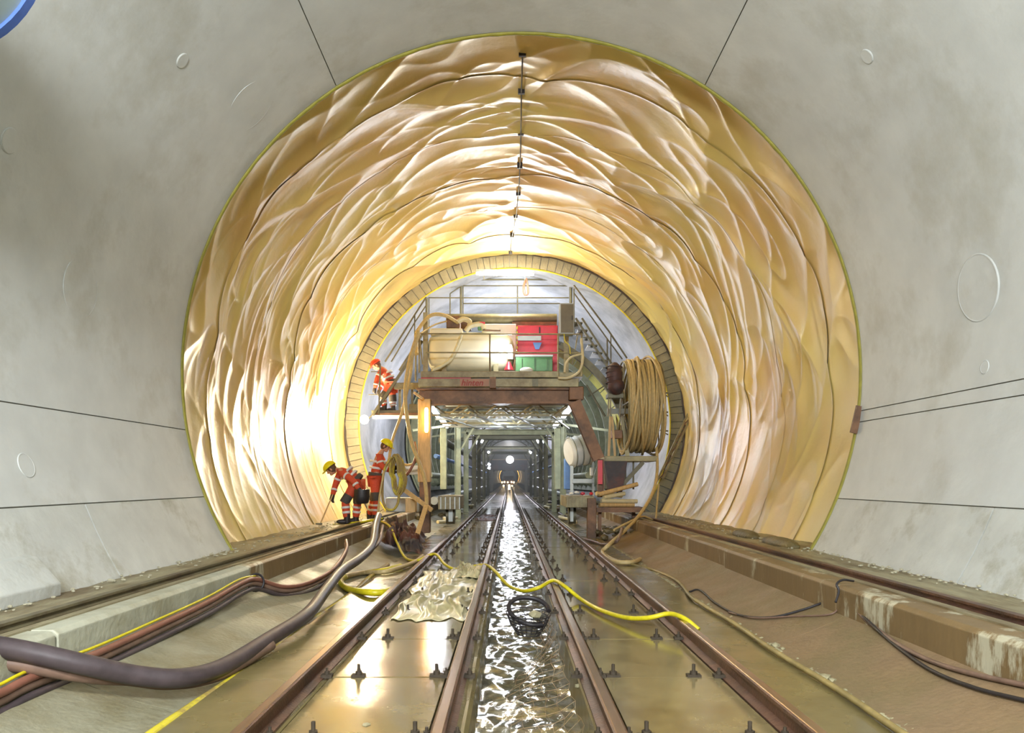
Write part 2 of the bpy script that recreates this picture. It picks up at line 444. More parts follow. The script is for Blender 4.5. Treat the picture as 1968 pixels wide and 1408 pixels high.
# next lining (behind the membrane), its end face of boards, and the tunnel on to the distance
ring2 = tag(shell('tunnel_lining', M_CONC2, None, -45, 225, D2 + .1, 60, RI, RO + .1, cz=CZ2, cz1=CZ), kind='structure')
tag(shell('tunnel_lining', M_CONC2, None, -45, 225, 60, 470, RI, RO), kind='structure')
a = -36.0; k = 0
while a < 216:
    st = rnd.uniform(2.1, 3.2); dy = rnd.uniform(-.015, .03)
    shell('end_board', M_BOARD if a > 20 else M_BOARD2, ring2, a + .08, a + st - .08, D2 + dy, D2 + .12, RI + .01, RO - .01 + rnd.uniform(-.035, .01), cz=CZ2, seg=2)
    a += st; k += 1
b = MB(); b.tube([(CX + (RO - .05 + rnd.uniform(-.02, .02)) * math.cos(math.radians(t)), D2 - .05, CZ2 + (RO - .05 + rnd.uniform(-.02, .02)) * math.sin(math.radians(t))) for t in np.arange(-35, 216, 2.5)], .035, 6)
b.build('waterstop', M_BLACKJ, ring2)
b = MB(); b.tube([(CX + (RI - .005) * math.cos(math.radians(t)), D2 + .0, CZ2 + (RI - .005) * math.sin(math.radians(t))) for t in np.arange(-35, 216, 2.5)], .022, 6)
b.build('seal_strip', M_YELLOW, ring2)
b = MB(); p = P(941, 594, 33); b.ball(p + Vector((0, 1, 0)), .32, .08, .26); b.build('cover_disc', M_WHITE, ring2)

# ------------------------------------------------------------ membrane
memb = empty('waterproof_membrane', (CX, (D1 + D2) / 2, .28), 'shiny wrinkled yellow plastic membrane lining the tunnel between both concrete linings', 'membrane')
def ridged(x, y, k): return (1 - np.abs(pnoise(x, y)) * 2.2).clip(0, 1) ** k
def memb_disp(S, D):
    wx = pnoise(S * .35 + 7, D * .5) * 1.3; wy = pnoise(S * .4 + 31, D * .45 + 9) * .55
    u = S + wx; v = D + wy + .16 * S * np.sign(S) * (np.abs(S) > 0)
    calm = np.clip(1.15 - .55 * np.clip(np.abs(S) - 6.6, 0, 1.2), .3, 1)
    h = .085 * ridged(u * .30, v * .75, 2) + .05 * ridged(u * .45 + 40, v * 1.25 + 3, 3) * (pnoise(S * .3, D * .4 + 50) + .5).clip(0, 1.2)
    v2 = D - .5 * np.abs(S) + wy
    h += .04 * ridged(u * .4 + 80, v2 * 1.0 + 20, 4)
    h += .07 * (pnoise(u * .35 + 12, v * .6 + 70) + .4)
    h += .018 * ridged(u * .3 + 5, (D + .12 * S) * 2.6 + wy, 3) * np.clip((S - 3.2) / 2.5, 0, 1)
    h *= calm
    return h
edges = [D1 - .15, 11.6, 13.6, 15.6, 17.6, 19.6, D2 + .05]
A0, A1 = math.radians(-37), math.radians(217)
for i in range(6):
    y0, y1 = edges[i], edges[i + 1] + (.06 if i < 5 else 0)
    nv = int((y1 - y0) / .028); nu = 760
    th = np.linspace(A0, A1, nu)[:, None] * np.ones((1, nv)); D = np.linspace(y0, y1, nv)[None, :] * np.ones((nu, 1))
    S = (th - PI / 2) * RO
    h = memb_disp(S, D) + .006 * (i % 2) + .012 * np.exp(-((D - y0) / .03) ** 2)
    edge = np.clip((D2 + .05 - D) / .5, 0, 1); h = h * (.3 + .7 * edge)
    R = RO - .02 - h
    cz = CZ + (CZ2 - CZ) * (D - D1) / (D2 - D1)
    o = grid_object('membrane_sheet', CX + R * np.cos(th), D, cz + R * np.sin(th), M_MEMB, memb)
# crown cable hung along the membrane
b = MB()
for k in range(0, 12):
    pass
cpts = []
for d, px, in ((10.9, 1004), (12, 1002), (13.5, 1001), (15, 999), (16.5, 996), (18, 991), (19.5, 984), (21, 981)):
    cz = CZ + (CZ2 - CZ) * (d - D1) / (D2 - D1)
    cpts.append(Vector((( px - VX) * d / F, d, cz + RO - .2)))
fine = catmull(cpts, 8)
for i, p in enumerate(fine): p.z -= .03 * abs(math.sin(i * PI / 8)) 
b.tube(fine, .012, 6)
cab = tag(b.build('crown_cable', M_BLACK), 'thin dark cable hung along the crown of the yellow membrane', 'cable')
for p in cpts:
    MB().box(p.x - .05, p.x + .05, p.y - .02, p.y + .02, p.z - .015, p.z + .15).build('cable_clip', M_BLACK, cab)

# ------------------------------------------------------------ floor: slab, plates, channel, slopes, kerbs, benches
FARY = 440
floor = empty('floor', (0, 0, -.6), kind='structure')
b = MB(); b.prism([(-1.85, -.9), (-1.85, -.2), (-1.80, -.135), (-1.165, -.135), (-1.165, -.19), (-.395, -.19), (-.395, -.135), (-.23, -.135), (-.21, -.16), (-.21, -.9)], -6, FARY); b.build('track_slab', M_SLAB, floor)
b = MB(); b.prism([(.45, -.9), (.45, -.16), (.47, -.135), (.595, -.135), (.595, -.19), (1.365, -.19), (1.365, -.135), (2.0, -.135), (2.05, -.2), (2.05, -.9)], -6, FARY); b.build('track_slab', M_SLAB, floor)
b = MB(); b.box(-.3, .55, -6, FARY, -1.0, -.75); b.build('channel_bed', M_LEDGE, floor)
# mortar ledges below the rails, uneven
def ledge(x0, x1, z, seed):
    n = 500; ys = np.linspace(-2, 36, n); r_ = np.random.RandomState(seed)
    xs = np.linspace(0, 1, 6)
    Y = ys[:, None] * np.ones((1, 6)); X = x0 + (x1 - x0) * xs[None, :] + pnoise(Y * 3, xs[None, :] * 2 + seed) * .014
    Z = z + .012 * pnoise(Y * 5 + seed, X * 14) - np.array([.05, 0, 0, 0, 0, .05])[None, :]
    grid_object('ledge', X, Y, Z, M_LEDGE, floor)
ledge(-1.33, -1.16, -.12, 1); ledge(-.4, -.225, -.12, 2); ledge(.465, .6, -.12, 3); ledge(1.36, 1.5, -.12, 4)
bolt = MB(); bolt.box(-.045, .045, -.03, .03, 0, .014); bolt.cyl((0, 0, .01), (0, 0, .035), .024, 6); bolt.cyl((0, 0, .03), (0, 0, .08), .011, 8)
bo = bolt.build('anchor_bolt', M_BOLT); bm_ = bo.data; bpy.data.objects.remove(bo)
for (x0, x1, bx) in ((-1.15, -.405, (-.966, -.46)), (.605, 1.355, (.68, 1.19))):
    tmpl = MB(); tmpl.box(x0 + .003, x1 - .003, .009, 1.191, -.03, .012); t = tmpl.build('plate', M_PLATE, None, bevel=.004)
    md = t.data; zoff = 0; bpy.data.objects.remove(t)
    for k in range(-2, 26):
        y = 5.02 + 1.2 * (k - 1)
        o = bpy.data.objects.new('plate', md); COL.objects.link(o); o.parent = floor
        o.location = Vector(((x0 + x1) / 2, y + .6, -.16 + rnd.uniform(-.002, .002))) - Vector(floor.location)
        o.rotation_euler = (rnd.uniform(-.0015, .0015), rnd.uniform(-.002, .002), 0)
        for x in bx:
            q = bpy.data.objects.new('anchor_bolt', bm_); COL.objects.link(q); q.parent = o
            q.location = Vector((x + rnd.uniform(-.01, .01), y + .03, -.12)) - wloc(o)
# slopes
def slope(x_out, x_in, y0, y1, m):
    n = 14
    xs = [x_out + (x_in - x_out) * i / n for i in range(n + 1)]
    top = []
    for i, x in enumerate(xs):
        t = i / n; top.append((x, .05 - .25 * (1 - (1 - t) ** 1.5)))
    poly = top + [(x_in, -.6), (x_out, -.6)]
    b = MB(); b.prism(poly, y0 + .004, y1 - .004)
    for i in range(len(b.sm)): b.sm[i] = False
    return b.build('slope_panel', m, floor)
b = MB()
for xo, xi in ((-2.68, -1.86), (2.78, 2.06)):
    b.prism([(xo + (xi - xo) * i / 14, .04 - .25 * (1 - (1 - i / 14) ** 1.5)) for i in range(15)] + [(xi, -.6), (xo, -.6)], -6, 60)
b.build('slope_bed', M_JOINT, floor)
y = -2.25
while y < 60:
    slope(-2.68, -1.85, y, y + 3.4, M_SLOPEL); y += 3.4
y = -.4 - 3.4
while y < 60:
    slope(2.78, 2.05, y, y + 3.4, M_SLOPER); y += 3.4
# kerbs along the benches
def kerb(x0, x1, y0, y1, m, dz=0):
    s_ = 1 if x1 > x0 else -1
    b = MB(); poly = [(x0, .02), (x0, .245 + dz), (x0 + s_ * .03, .272 + dz), (x1, .272 + dz), (x1, .02)]
    b.prism(poly, y0 + .012, y1 - .012); return b.build('kerb_block', m, floor, bevel=.008)
for k in range(-3, 9):
    y0 = 7.96 + 3.4 * (k - 0)
    kerb(-2.67 + (.03 if k < 0 else 0), -2.86, y0, y0 + 3.4, M_KERBL if k < 0 else M_KERBB, .0)
for k in range(-3, 9):
    y0 = 9.96 + 3.4 * k
    kerb(2.77 - (.02 if k < 0 else 0), 2.98, y0, y0 + 3.4, M_KERBB, .0)
# benches between kerb and wall
def bench(x0, x1, seed):
    n = 420; ys = np.linspace(-6, 40, n); xs = np.linspace(0, 1, 14)
    Y = ys[:, None] * np.ones((1, 14)); X = x0 + (x1 - x0) * xs[None, :] + 0 * Y
    Z = .262 + .016 * pnoise(Y * 1.5 + seed, X * 4) + .012 * pnoise(Y * 6, X * 9 + seed) + .05 * np.clip(xs[None, :] - .7, 0, 1)
    grid_object('bench', X, Y, Z, M_BENCH, floor)
bench(-2.86, -4.6, 5); bench(2.98, 4.9, 15)
b = MB(); b.box(-4.7, -2.84, -14, FARY, -.6, .2); b.box(2.96, 4.9, -14, FARY, -.6, .2); b.build('bench_core', M_BENCH, floor)
b = MB(); b.box(-5, 5, -14, FARY, -1.3, -1.0); b.build('base', M_LEDGE, floor)

# water
n1, n2 = 1400, 60
Y = np.linspace(1.5, 40, n1)[:, None] * np.ones((1, n2)); X = np.linspace(-.215, .455, n2)[None, :] * np.ones((n1, 1))
Z = -.42 + .020 * pnoise(X * 5 + 3, Y * 4.0) + .007 * pnoise(X * 12, Y * 9 + 9)
tag(grid_object('channel_water', X, Y, Z, M_WATER), kind='structure')
b = MB(); b.box(-.21, .45, 40, FARY, -.5, -.42); tag(b.build('channel_water', M_WATER), kind='structure')

# ------------------------------------------------------------ rails
def rail_prof(x, h=.13, hw=.034, fw=.058):
    return [(x - fw, -h), (x + fw, -h), (x + fw, -h + .012), (x + .01, -h + .03), (x + .01, -.035), (x + hw, -.026), (x + hw, -.006),
            (x + hw - .008, -.001), (x - hw + .008, -.001), (x - hw, -.006), (x - hw, -.026), (x - .01, -.035), (x - .01, -h + .03), (x - fw, -h + .012)]
clip = MB(); clip.box(-.035, .035, -.03, .03, 0, .02); clip.cyl((0, 0, .02), (0, 0, .04), .018, 6); clip.cyl((0, 0, .04), (0, 0, .06), .009, 6)
co = clip.build('rail_clip', M_BOLT); cme = co.data; bpy.data.objects.remove(co)
for x, lab in ((-1.245, 'outer rail of the left track beside the yellow edge hose'), (-.327, 'steel rail left of the water channel'),
               (.512, 'steel rail right of the water channel'), (1.426, 'outer rail of the right track beside the brown slope')):
    e = empty('rail', (x, 10, -.13), lab, 'rail', 'four running rails')
    b = MB(); b.prism([(px_, pz) for px_, pz in rail_prof(x)], -3, FARY); b.build('web', M_RUST, e)
    b = MB(); b.prism([(x - .026, -.002), (x + .026, -.002), (x + .022, .003), (x - .022, .003)], -3, FARY); b.build('rail_head', M_RAILTOP, e)
    for k in range(-2, 26):
        for s_ in (-1, 1):
            q = share('rail_clip', cme, e, (x + s_ * .075, 5.02 + 1.2 * k, -.118))
for x, m, lab in ((-2.95, M_GUIDE, 'olive grey guide rail on the left bench'), (3.14, M_RUST, 'rusty guide rail on the right bench')):
    e = empty('guide_rail', (x, 10, .27), lab, 'rail')
    b = MB(); b.prism([(x - .05, .26), (x + .05, .26), (x + .05, .275), (x + .012, .285), (x + .012, .300), (x + .032, .305), (x + .032, .322), (x - .032, .322), (x - .032, .305), (x - .012, .300), (x - .012, .285), (x - .05, .275)], -3, 40)
    b.build('web', m, e)
    b = MB(); b.prism([(x - .17, .262), (x - .09, .262), (x - .09, .285), (x - .17, .285)], -3, 40); b.prism([(x + .09, .262), (x + .15, .262), (x + .15, .283), (x + .09, .283)], -3, 40)
    b.build('bedding', M_BENCH, e)

# ------------------------------------------------------------ hoses and cables lying about
def hose(name, label, pts, r, m, cat='hose', n=8, sub=6, group=None):
    b = MB(); b.tube(catmull(pts, sub), r, n)
    return tag(b.build(name, m), label, cat, group)
g_ = lambda *a, h=.02: [G(x, y, h) for x, y in a]
hose('water_hose', 'bright yellow hose snaking over tracks and water channel', 
     [P(640, 1008, 15.6), P(690, 1003, 15.6), P(724, 1000, 15.4), P(748, 1010, 14.6), P(762, 1040, 13.6), P(778, 1070, 12.6)] + g_((800, 1077), h=.05) +
     [P(835, 1064, 12.0), P(855, 1084, 11.3), P(880, 1094, 10.9), P(928, 1085, 10.75), P(950, 1096, 9.9), P(975, 1123, 9.3), P(1005, 1135, 8.7), P(1035, 1129, 8.5), P(1063, 1115, 8.7), P(1085, 1126, 8.3), P(1115, 1150, 8.1), P(1150, 1170, 7.45), P(1200, 1186, 6.9), P(1245, 1187, 6.65), P(1285, 1179, 6.58), P(1315, 1188, 6.4), P(1343, 1210, 6.3)], .021, M_HYEL)
hose('edge_hose', 'thick yellow hose lying along the left slab edge', [Vector((-1.82, y, -.16 + .01 * math.sin(y * 2))) for y in np.arange(1.5, 9.6, .5)] + [Vector((-1.86, 10.5, -.15)), Vector((-1.8, 11.6, -.11))], .032, M_MUDY)
hose('edge_hose', 'brownish yellow hose lying along the right slab edge', [Vector((1.965 + .012 * math.sin(y * 3), y, -.108)) for y in np.arange(1.5, 8.6, .5)] + g_((1300, 1115), (1255, 1095), (1210, 1083), (1175, 1072), (1160, 1060)), .02, mat('muddy_tan_hose', (158, 138, 84), .5, var=.2, scale=9, col2=(112, 98, 58)))
hose('bent_hose', 'yellow hose bent in a loop beside the left track', g_((770, 1087), (735, 1096), (700, 1101), (665, 1108)) + g_((655, 1118), (668, 1131), (700, 1137), (735, 1138), (760, 1130), h=.04), .038, M_HYEL)
hose('bent_hose', 'tan hose running from yellow loop towards the black tarpaulin', g_((664, 1107), (700, 1100), (740, 1098), (775, 1088), (800, 1078), (812, 1068), h=.04), .033, M_HTAN)
# left bundle tied under the kerb
def lower(pts, r=.03): return pts
bund1 = [P(-60, 1352, 3.7), P(0, 1330, 3.95), P(60, 1300, 4.2), P(180, 1256, 4.82), P(300, 1202, 5.65), P(400, 1155, 6.6), P(462, 1120, 7.4), P(492, 1113, 7.85), P(545, 1127, 8.3), P(595, 1118, 8.9), P(640, 1092, 9.8), P(664, 1056, 10.9), P(664, 1038, 11.6)]
hose('slope_cable', 'brown twin cable tied to the left kerb, lower strand', [p + Vector((0, 0, -.045)) for p in bund1], .026, M_HBRN, 'cable')
hose('slope_cable', 'brown twin cable tied to the left kerb, upper strand', [p + Vector((.01, 0, .0)) for p in bund1], .024, M_HRED, 'cable')
hose('slope_cable', 'thin yellow cable running above the brown twin cable', [p + Vector((-.01, 0, .035)) for p in bund1[:8]], .010, M_HYEL, 'cable')
hose('slope_cable', 'third dark cable under brown cables on the left slope', [p + Vector((.02, 0, -.095)) for p in bund1[:11]], .024, M_HBLK, 'cable')
b = MB(); b.ring(bund1[7] + Vector((0, 0, -.03)), (1, -1, .1), .085, .012, 20, 6); tag(b.build('cable_tie', M_BLACK), 'black tie around brown cables at the left kerb', 'tie')
bund2 = [P(-60, 1235, 4.0), P(40, 1250, 4.15), P(160, 1276, 4.3), P(260, 1297, 4.5), P(350, 1302, 4.7), P(430, 1280, 5.1), P(520, 1226, 5.9), P(590, 1180, 6.8), P(625, 1135, 8.0), P(655, 1098, 9.3), P(690, 1074, 10.3), P(715, 1048, 11.5), P(722, 1010, 12.8), P(728, 990, 14)]
bund2 = [Vector((p.x, p.y, p.z)) for p in bund2]
hose('thick_cable', 'thick dark cable sagging from left frame edge along the slope', bund2, .058, M_HBLK, 'cable', 12)
hose('thick_cable', 'second thick dark cable beneath the sagging one at far left', [P(-60, 1262, 4.05), P(60, 1281, 4.2), P(180, 1300, 4.4), P(250, 1304, 4.6), P(330, 1312, 4.75), P(420, 1296, 5.05), P(520, 1240, 5.8)], .042, M_HBRN, 'cable', 10)
hose('thick_cable', 'brown cable climbing from slope to workers on the left bench', [P(560, 1206, 6.3), P(610, 1160, 7.3), P(640, 1118, 8.6), P(668, 1086, 9.7), P(700, 1066, 10.7), P(728, 1040, 12), P(735, 1010, 13.4)], .03, M_HBRN, 'cable')
hose('short_hose', 'short yellow hose end poking out at the lower left edge', [P(-40, 1300, 4.25), P(0, 1285, 4.3), P(45, 1273, 4.35), P(90, 1276, 4.4), P(110, 1284, 4.5)], .018, M_HYEL)
hose('short_hose', 'dark red hose under the thick cables at lower left edge', [P(-40, 1345, 4.3), P(30, 1310, 4.5), P(90, 1296, 4.7), P(180, 1306, 4.9)], .03, M_HRED)
# right slope cables
hose('thin_cable', 'thin black cable sagging over the right slope', g_((1324, 1137), (1345, 1133), (1375, 1158), (1420, 1181), (1480, 1186), (1540, 1172), (1584, 1157), (1606, 1156)), .011, M_BLACK, 'cable')
hose('thin_cable', 'thin black cable hooked over the right kerb', [P(1606, 1157, 6.25), P(1612, 1135, 6.3), P(1608, 1122, 6.33), P(1620, 1114, 6.4), P(1640, 1116, 6.5)], .010, M_BLACK, 'cable')
hose('thin_cable', 'second thin cable on the right slope beside the sagging one', g_((1400, 1176), (1450, 1187), (1520, 1184), (1590, 1181), (1612, 1170)), .008, M_HBRN, 'cable')
hose('slope_line', 'dark cable running down the right slope to the frame edge', g_((1640, 1166), (1675, 1200), (1730, 1240), (1790, 1270), (1860, 1292), (1968, 1316), (2050, 1330)), .016, M_HBRN, 'cable')
hose('slope_line', 'lower dark cable on the right slope near the frame edge', g_((1650, 1175), (1700, 1222), (1780, 1282), (1870, 1320), (1968, 1345), (2050, 1365)), .012, M_BLACK, 'cable')
hose('reel_hose', 'tan hose hanging from the reel down to the right slope', [P(1262, 860, 18.3), P(1263, 905, 17.9), P(1255, 945, 17.3), P(1232, 985, 16.2), P(1200, 1020, 14.6), P(1170, 1047, 13.4)] + g_((1158, 1062), (1178, 1078), (1215, 1080), (1230, 1074), h=.04), .035, M_HTAN)
hose('reel_hose', 'thinner tan hose beside the hanging reel hose', [P(1266, 930, 18), P(1262, 975, 17.6), P(1258, 998, 17), P(1235, 992, 16.4), P(1205, 1005, 15), P(1180, 1018, 14.4)], .022, M_HTAN)
hose('track_hose', 'brown hose crossing from right track to slope', g_((1110, 1032), (1140, 1040), (1160, 1046), h=.03) + [P(1185, 1040, 13.6), P(1196, 1015, 14.6)], .03, M_HBRN)
hose('track_hose', 'pale hose lying beside the right outer rail in the distance', g_((1040, 975), (1060, 990), (1078, 1003), (1090, 1012), (1110, 1030)), .035, M_HCRM)

# ------------------------------------------------------------ litter in the near field
def crumple(name, label, cat, corners, m, amp, seed, nu=90, nv=90, freq=3.2):
    c = [Vector(p) for p in corners]
    U = np.linspace(0, 1, nu)[:, None] * np.ones((1, nv)); V = np.linspace(0, 1, nv)[None, :] * np.ones((nu, 1))
    def bil(i): return (c[0][i] * (1 - U) + c[1][i] * U) * (1 - V) + (c[3][i] * (1 - U) + c[2][i] * U) * V
    X, Y, Z = bil(0), bil(1), bil(2)
    wob = pnoise(U * 4 + seed, V * 4) * .1
    edge = np.minimum(np.minimum(U, 1 - U), np.minimum(V, 1 - V))
    X = X + pnoise(V * 6 + seed, U * 3) * .1 * (1.2 - edge); Y = Y + pnoise(U * 6 + 9 + seed, V * 2) * .22 * (1.2 - edge)
    u = U * freq + wob * 3; v = V * freq + pnoise(U * 3, V * 3 + seed) * .8
    Z = Z + amp * (ridged(u + seed, v * 1.3, 3) * .8 + ridged(u * 2.3, v * 1.7 + seed, 4) * .6 + pnoise(u * .8, v * .8 + seed) * .6 + .25) * np.clip(edge * 8, .12, 1)
    o = grid_object(name, X, Y, Z, m)
    md = o.modifiers.new('thick', 'SOLIDIFY'); md.thickness = .004
    return tag(o, label, cat)
crumple('plastic_sheet', 'crumpled dirty beige plastic sheet lying on the left track', 'plastic sheet',
        [G(752, 1192, .02), G(905, 1190, .02), G(932, 1098, .03), G(815, 1098, .03)], M_FILM, .06, 3.3)
crumple('plastic_sheet', 'small folded beige plastic piece behind the crumpled sheet', 'plastic sheet',
        [G(868, 1108, .06), G(930, 1112, .08), G(925, 1092, .06), G(885, 1090, .06)], M_FILM, .07, 8.1, 50, 50)
crumple('tarpaulin', 'black crumpled tarpaulin heaped below the left gantry leg', 'tarpaulin',
        [P(738, 1046, 13.7), P(808, 1068, 13.5), P(818, 1026, 15.6), P(742, 996, 15.6)], M_TARP, .16, 5.7, freq=2)
crumple('puddle_rag', 'dark flat rag lying between the rails of the left track', 'rag',
        [G(912, 1000, .02), G(955, 1000, .02), G(958, 989, .03), G(922, 989, .03)], M_TARP, .05, 2.1, 30, 30)
# wire basket crushed in the channel
e = empty('wire_basket', P(1016, 1205, 6.9), 'crushed dark wire basket holding a stone in the channel', 'basket')
b = MB(); c0 = P(1016, 1178, 7.0)
for k in range(7):
    b.ring(c0 + Vector((.0, .0, -.03 * k)), (.05, -.1, 1), .20 - .016 * k, .005, 32, 5)
for k in range(18):
    a = 2 * PI * k / 18; b.tube([c0 + Vector((.2 * math.cos(a), .2 * math.sin(a), 0)), c0 + Vector((.16 * math.cos(a), .16 * math.sin(a), -.1)), c0 + Vector((.1 * math.cos(a), .1 * math.sin(a), -.19))], .0045, 4)
b.build('wire_cage', M_BLACK, e)
b = MB(); b.tube([c0 + Vector((.18 * math.cos(t), .16 * math.sin(t), .02 + .1 * math.sin(t * .9))) for t in np.arange(0, 5.6, .3)], .022, 8); b.build('rubber_coil', M_BLACK, e)
b = MB(); b.rock(c0 + Vector((.05, -.02, -.01)), .075, 4); b.build('stone', M_RUB, e)
# wire mesh hanging along the right channel wall
b = MB()
ny = 34
def wm(i, j):
    y = 3.2 + i * .15; t = j / 5
    x = .40 - .42 * t ** 1.0 * (.6 + .4 * math.sin(y * 1.3 + 1)) + .015 * math.sin(i * 1.9 + j); z = -.20 - .20 * t ** .8 + .03 * math.sin(y * 2.1 + j * .9)
    return Vector((x, y, max(z, -.405)))
for j in range(6): b.tube([wm(i, j) for i in range(ny)], .0016, 4)
for i in range(0, ny): b.tube([wm(i, j) for j in range(6)], .0016, 4)
tag(b.build('wire_mesh', M_WIRE), 'loose rusty wire mesh hanging into the channel by the right rail', 'mesh')
def rubble(name, label, items):
    for i, (p, r) in enumerate(items):
        b = MB(); b.rock(p, r, i + hash(label) % 97 if False else i + len(label)); o = b.build(name, M_RUB); tag(o, label[i] if isinstance(label, list) else label, 'stone', 'small stones in front')
for i, (px, py, r, lab) in enumerate(((1585, 1300, .05, 'pale stone beside the right edge hose, nearer one'), (1490, 1240, .045, 'pale stone beside the right edge hose, farther one'),
                                     (704, 1393, .022, 'small dark stone on the wet left plate near the bottom'), (864, 1230, .018, 'small pale stone by bolts beside the left track rail'),
                                     (1112, 1318, .03, 'stone on the mortar ledge right of the channel'))):
    b = MB(); b.rock(G(px, py, .01), r, i + 3); b.rock(G(px + 14, py + 6, .006), r * .55, i + 33) if r > .04 else None
    tag(b.build('stone', M_RUB), lab, 'stone')
# crumbs of mortar at the foot of both walls
b = MB(); rr = random.Random(5)
for k in range(600):
    s_ = rr.choice((-1, 1)); y = rr.uniform(5, 21); x = (-3.42 if s_ < 0 else 3.72) + rr.gauss(0, .1)
    b.rock((x, y, .285), rr.uniform(.008, .022), k)
o = b.build('mortar_crumbs', M_CRUMB, floor, fix=False); o['kind'] = 'stuff'
b = MB()
for k in range(500):
    y = rr.uniform(3, 16); b.rock((2.09 + abs(rr.gauss(0, .05)), y, -.195), rr.uniform(.01, .03), k)
o = b.build('mortar_crumbs', M_RUB, floor, fix=False); o['kind'] = 'stuff'
for i, (px, py, rr_, lab) in enumerate(((1340, 1025, .35, 'grey mortar mound on the right bench, farther one'), (1440, 1040, .42, 'grey mortar mound on the right bench, nearer one'))):
    p = P(px, py, .85 * F / (py - VY + 1)); b = MB(); b.ball((3.72, p.y, .28), .14, rr_ * 1.6, .09); tag(b.build('mortar_mound', M_LEDGE), lab, 'mound')
# concrete block on left bench, ventilation duct at upper left
b = MB(); q0 = P(30, 1160, 5.9)
b.prism([(-3.75, .26), (-3.44, .26), (-3.44, .36), (-3.62, .56), (-3.8, .6)], 5.0, 6.0)
b2 = b.build('concrete_block', M_LOW, None, bevel=.01); tag(b2, 'wedge shaped concrete block on the left bench at frame edge', 'concrete block')
e = empty('ventilation_duct', (-2.9, 4, EYE + 2.15), 'grey ventilation duct with blue rim at the upper left corner', 'duct')
cc = P(-108, -93, 4.0)
b = MB(); b.tube([(cc.x, -9, cc.z), (cc.x, 3.97, cc.z)], .515, 48); b.build('duct_hose', M_DUCT, e)
b = MB(); b.tube([(cc.x, 3.95, cc.z), (cc.x, 4.0, cc.z)], .533, 48); b.build('rim', M_BLUERIM, e)

# unseen key lamp and two added fill lamps behind the photographer, in housings
for i, (x, y, z, lab) in enumerate(((KEY[0], KEY[1], KEY[2], 'tube lamp behind the photographer, upper left'), (1.9, -5, EYE + 3.1, 'added fill lamp behind the photographer, upper right'), (-.2, -8, EYE + 3.5, 'added fill lamp behind the photographer at the crown'))):
    e = empty('unseen_lamp', (x, y - .15, z), lab, 'lamp')
    MB().box(x - .8, x + .8, y - .28, y - .18, z - .1, z + .1).build('housing', M_GREY, e)
    MB().cyl((x, y - .2, z), (x, y - .2, CZ + math.sqrt(RI ** 2 - (x - CX) ** 2)), .015, 8).build('hanger', M_DARK, e)

# ------------------------------------------------------------ the work gantry
GD = 18.0
gan = empty('work_gantry', (-.1, GD, -.13), 'tall olive steel work gantry on legs with deck and railings', 'gantry')
gb = lambda name, m, b, bev=0: b.build(name, m, gan, bevel=bev)
gb('deck_beam', M_STEEL, MB().pbox(809, 713, 1074, 725, GD, .15), .01)
fb = gb('front_beam', M_STEEL, MB().pbox(804, 727, 1112, 743, GD + .03, .18), .01)
gb('beam_plate', mat('primed_plate', (168, 128, 108), .6, var=.12), MB().pbox(884, 728, 940, 742, GD + .012, .018))
gb('beam_joint', M_BROWN, MB().pbox(941, 724, 953, 745, GD - .02, .2))
gb('beam_joint', M_DARK, MB().pbox(1023, 728, 1034, 742, GD, .2))
gb('bracket', M_RED, MB().pbox(809, 724.5, 905, 727.5, GD + .04, .1))
gb('deck', M_STEEL, MB().box(-2.05, 1.72, GD + .15, 27, P(0, 722, GD).z, P(0, 713.5, GD).z - .002))
gb('cross_beam', M_BROWN, MB().pbox(806, 745, 1108, 774, GD + .35, .3), .01)
gb('cross_flange', M_BROWN, MB().pbox(800, 745, 1112, 748.5, GD + .2, .5).pbox(803, 771, 1110, 775, GD + .2, .5))
# graffiti "hinten" painted on the plate
def text_obj(txt, loc, size, m, parent):
    cu = bpy.data.curves.new('lettering', 'FONT'); cu.body = txt; cu.size = size; cu.extrude = .0015; cu.shear = .25
    cu.offset = .003
    t = bpy.data.objects.new('lettering', cu); COL.objects.link(t)
    t.rotation_euler = (PI / 2, 0, 0); t.location = loc
    bpy.context.view_layer.update()
    me = bpy.data.meshes.new_from_object(t.evaluated_get(bpy.context.evaluated_depsgraph_get()))
    me.transform(t.matrix_world); me.transform(Matrix.Translation(-wloc(parent)))
    bpy.data.objects.remove(t)
    me.materials.clear(); me.materials.append(m)
    o = bpy.data.objects.new('lettering', me); COL.objects.link(o); o.parent = parent
M_GRAF = mat('red_marker_paint', (150, 52, 44), .6, var=.1, scale=10)
text_obj('hinten', P(886, 740.5, GD - .004), .2, M_GRAF, fb)
# left leg
lx = lambda px: (px - VX) * GD / F
leg = gb('leg', M_TAN, MB().pbox(803, 766, 827, 926, GD, .3), .012)
gb('leg', M_BROWN, MB().pbox(806, 926, 826, 1024, GD, .28), .012)
gb('head_plate', M_TAN, MB().bar(P(797, 755, GD - .1), P(814, 767, GD - .1), .05, .35))
gb('leg', M_GREEN, MB().pbox(846, 822, 858, 940, GD + 3, .2), .01)
gb('leg', M_GREEN, MB().pbox(1066, 822, 1078, 940, GD + 3, .2), .01)
gb('foot_beam', M_STEEL, MB().pbox(842, 953, 884, 979, GD - .3, 1.6), .01)
for i in range(5): gb('stiffener', M_GREY, MB().pbox(846 + 9 * i, 955, 848 + 9 * i, 978, GD - .33, .04))
gb('wheel', M_DARK, MB().cyl(P(858, 990, GD + .3) , P(874, 990, GD + .3), .2, 20))
gb('wheel', M_DARK, MB().cyl(P(1092, 990, GD + .3) , P(1106, 990, GD + .3), .2, 20))
gb('wheel_fork', M_GREY, MB().pbox(862, 975, 870, 1002, GD + .1, .3).pbox(1096, 975, 1102, 1002, GD + .1, .3))
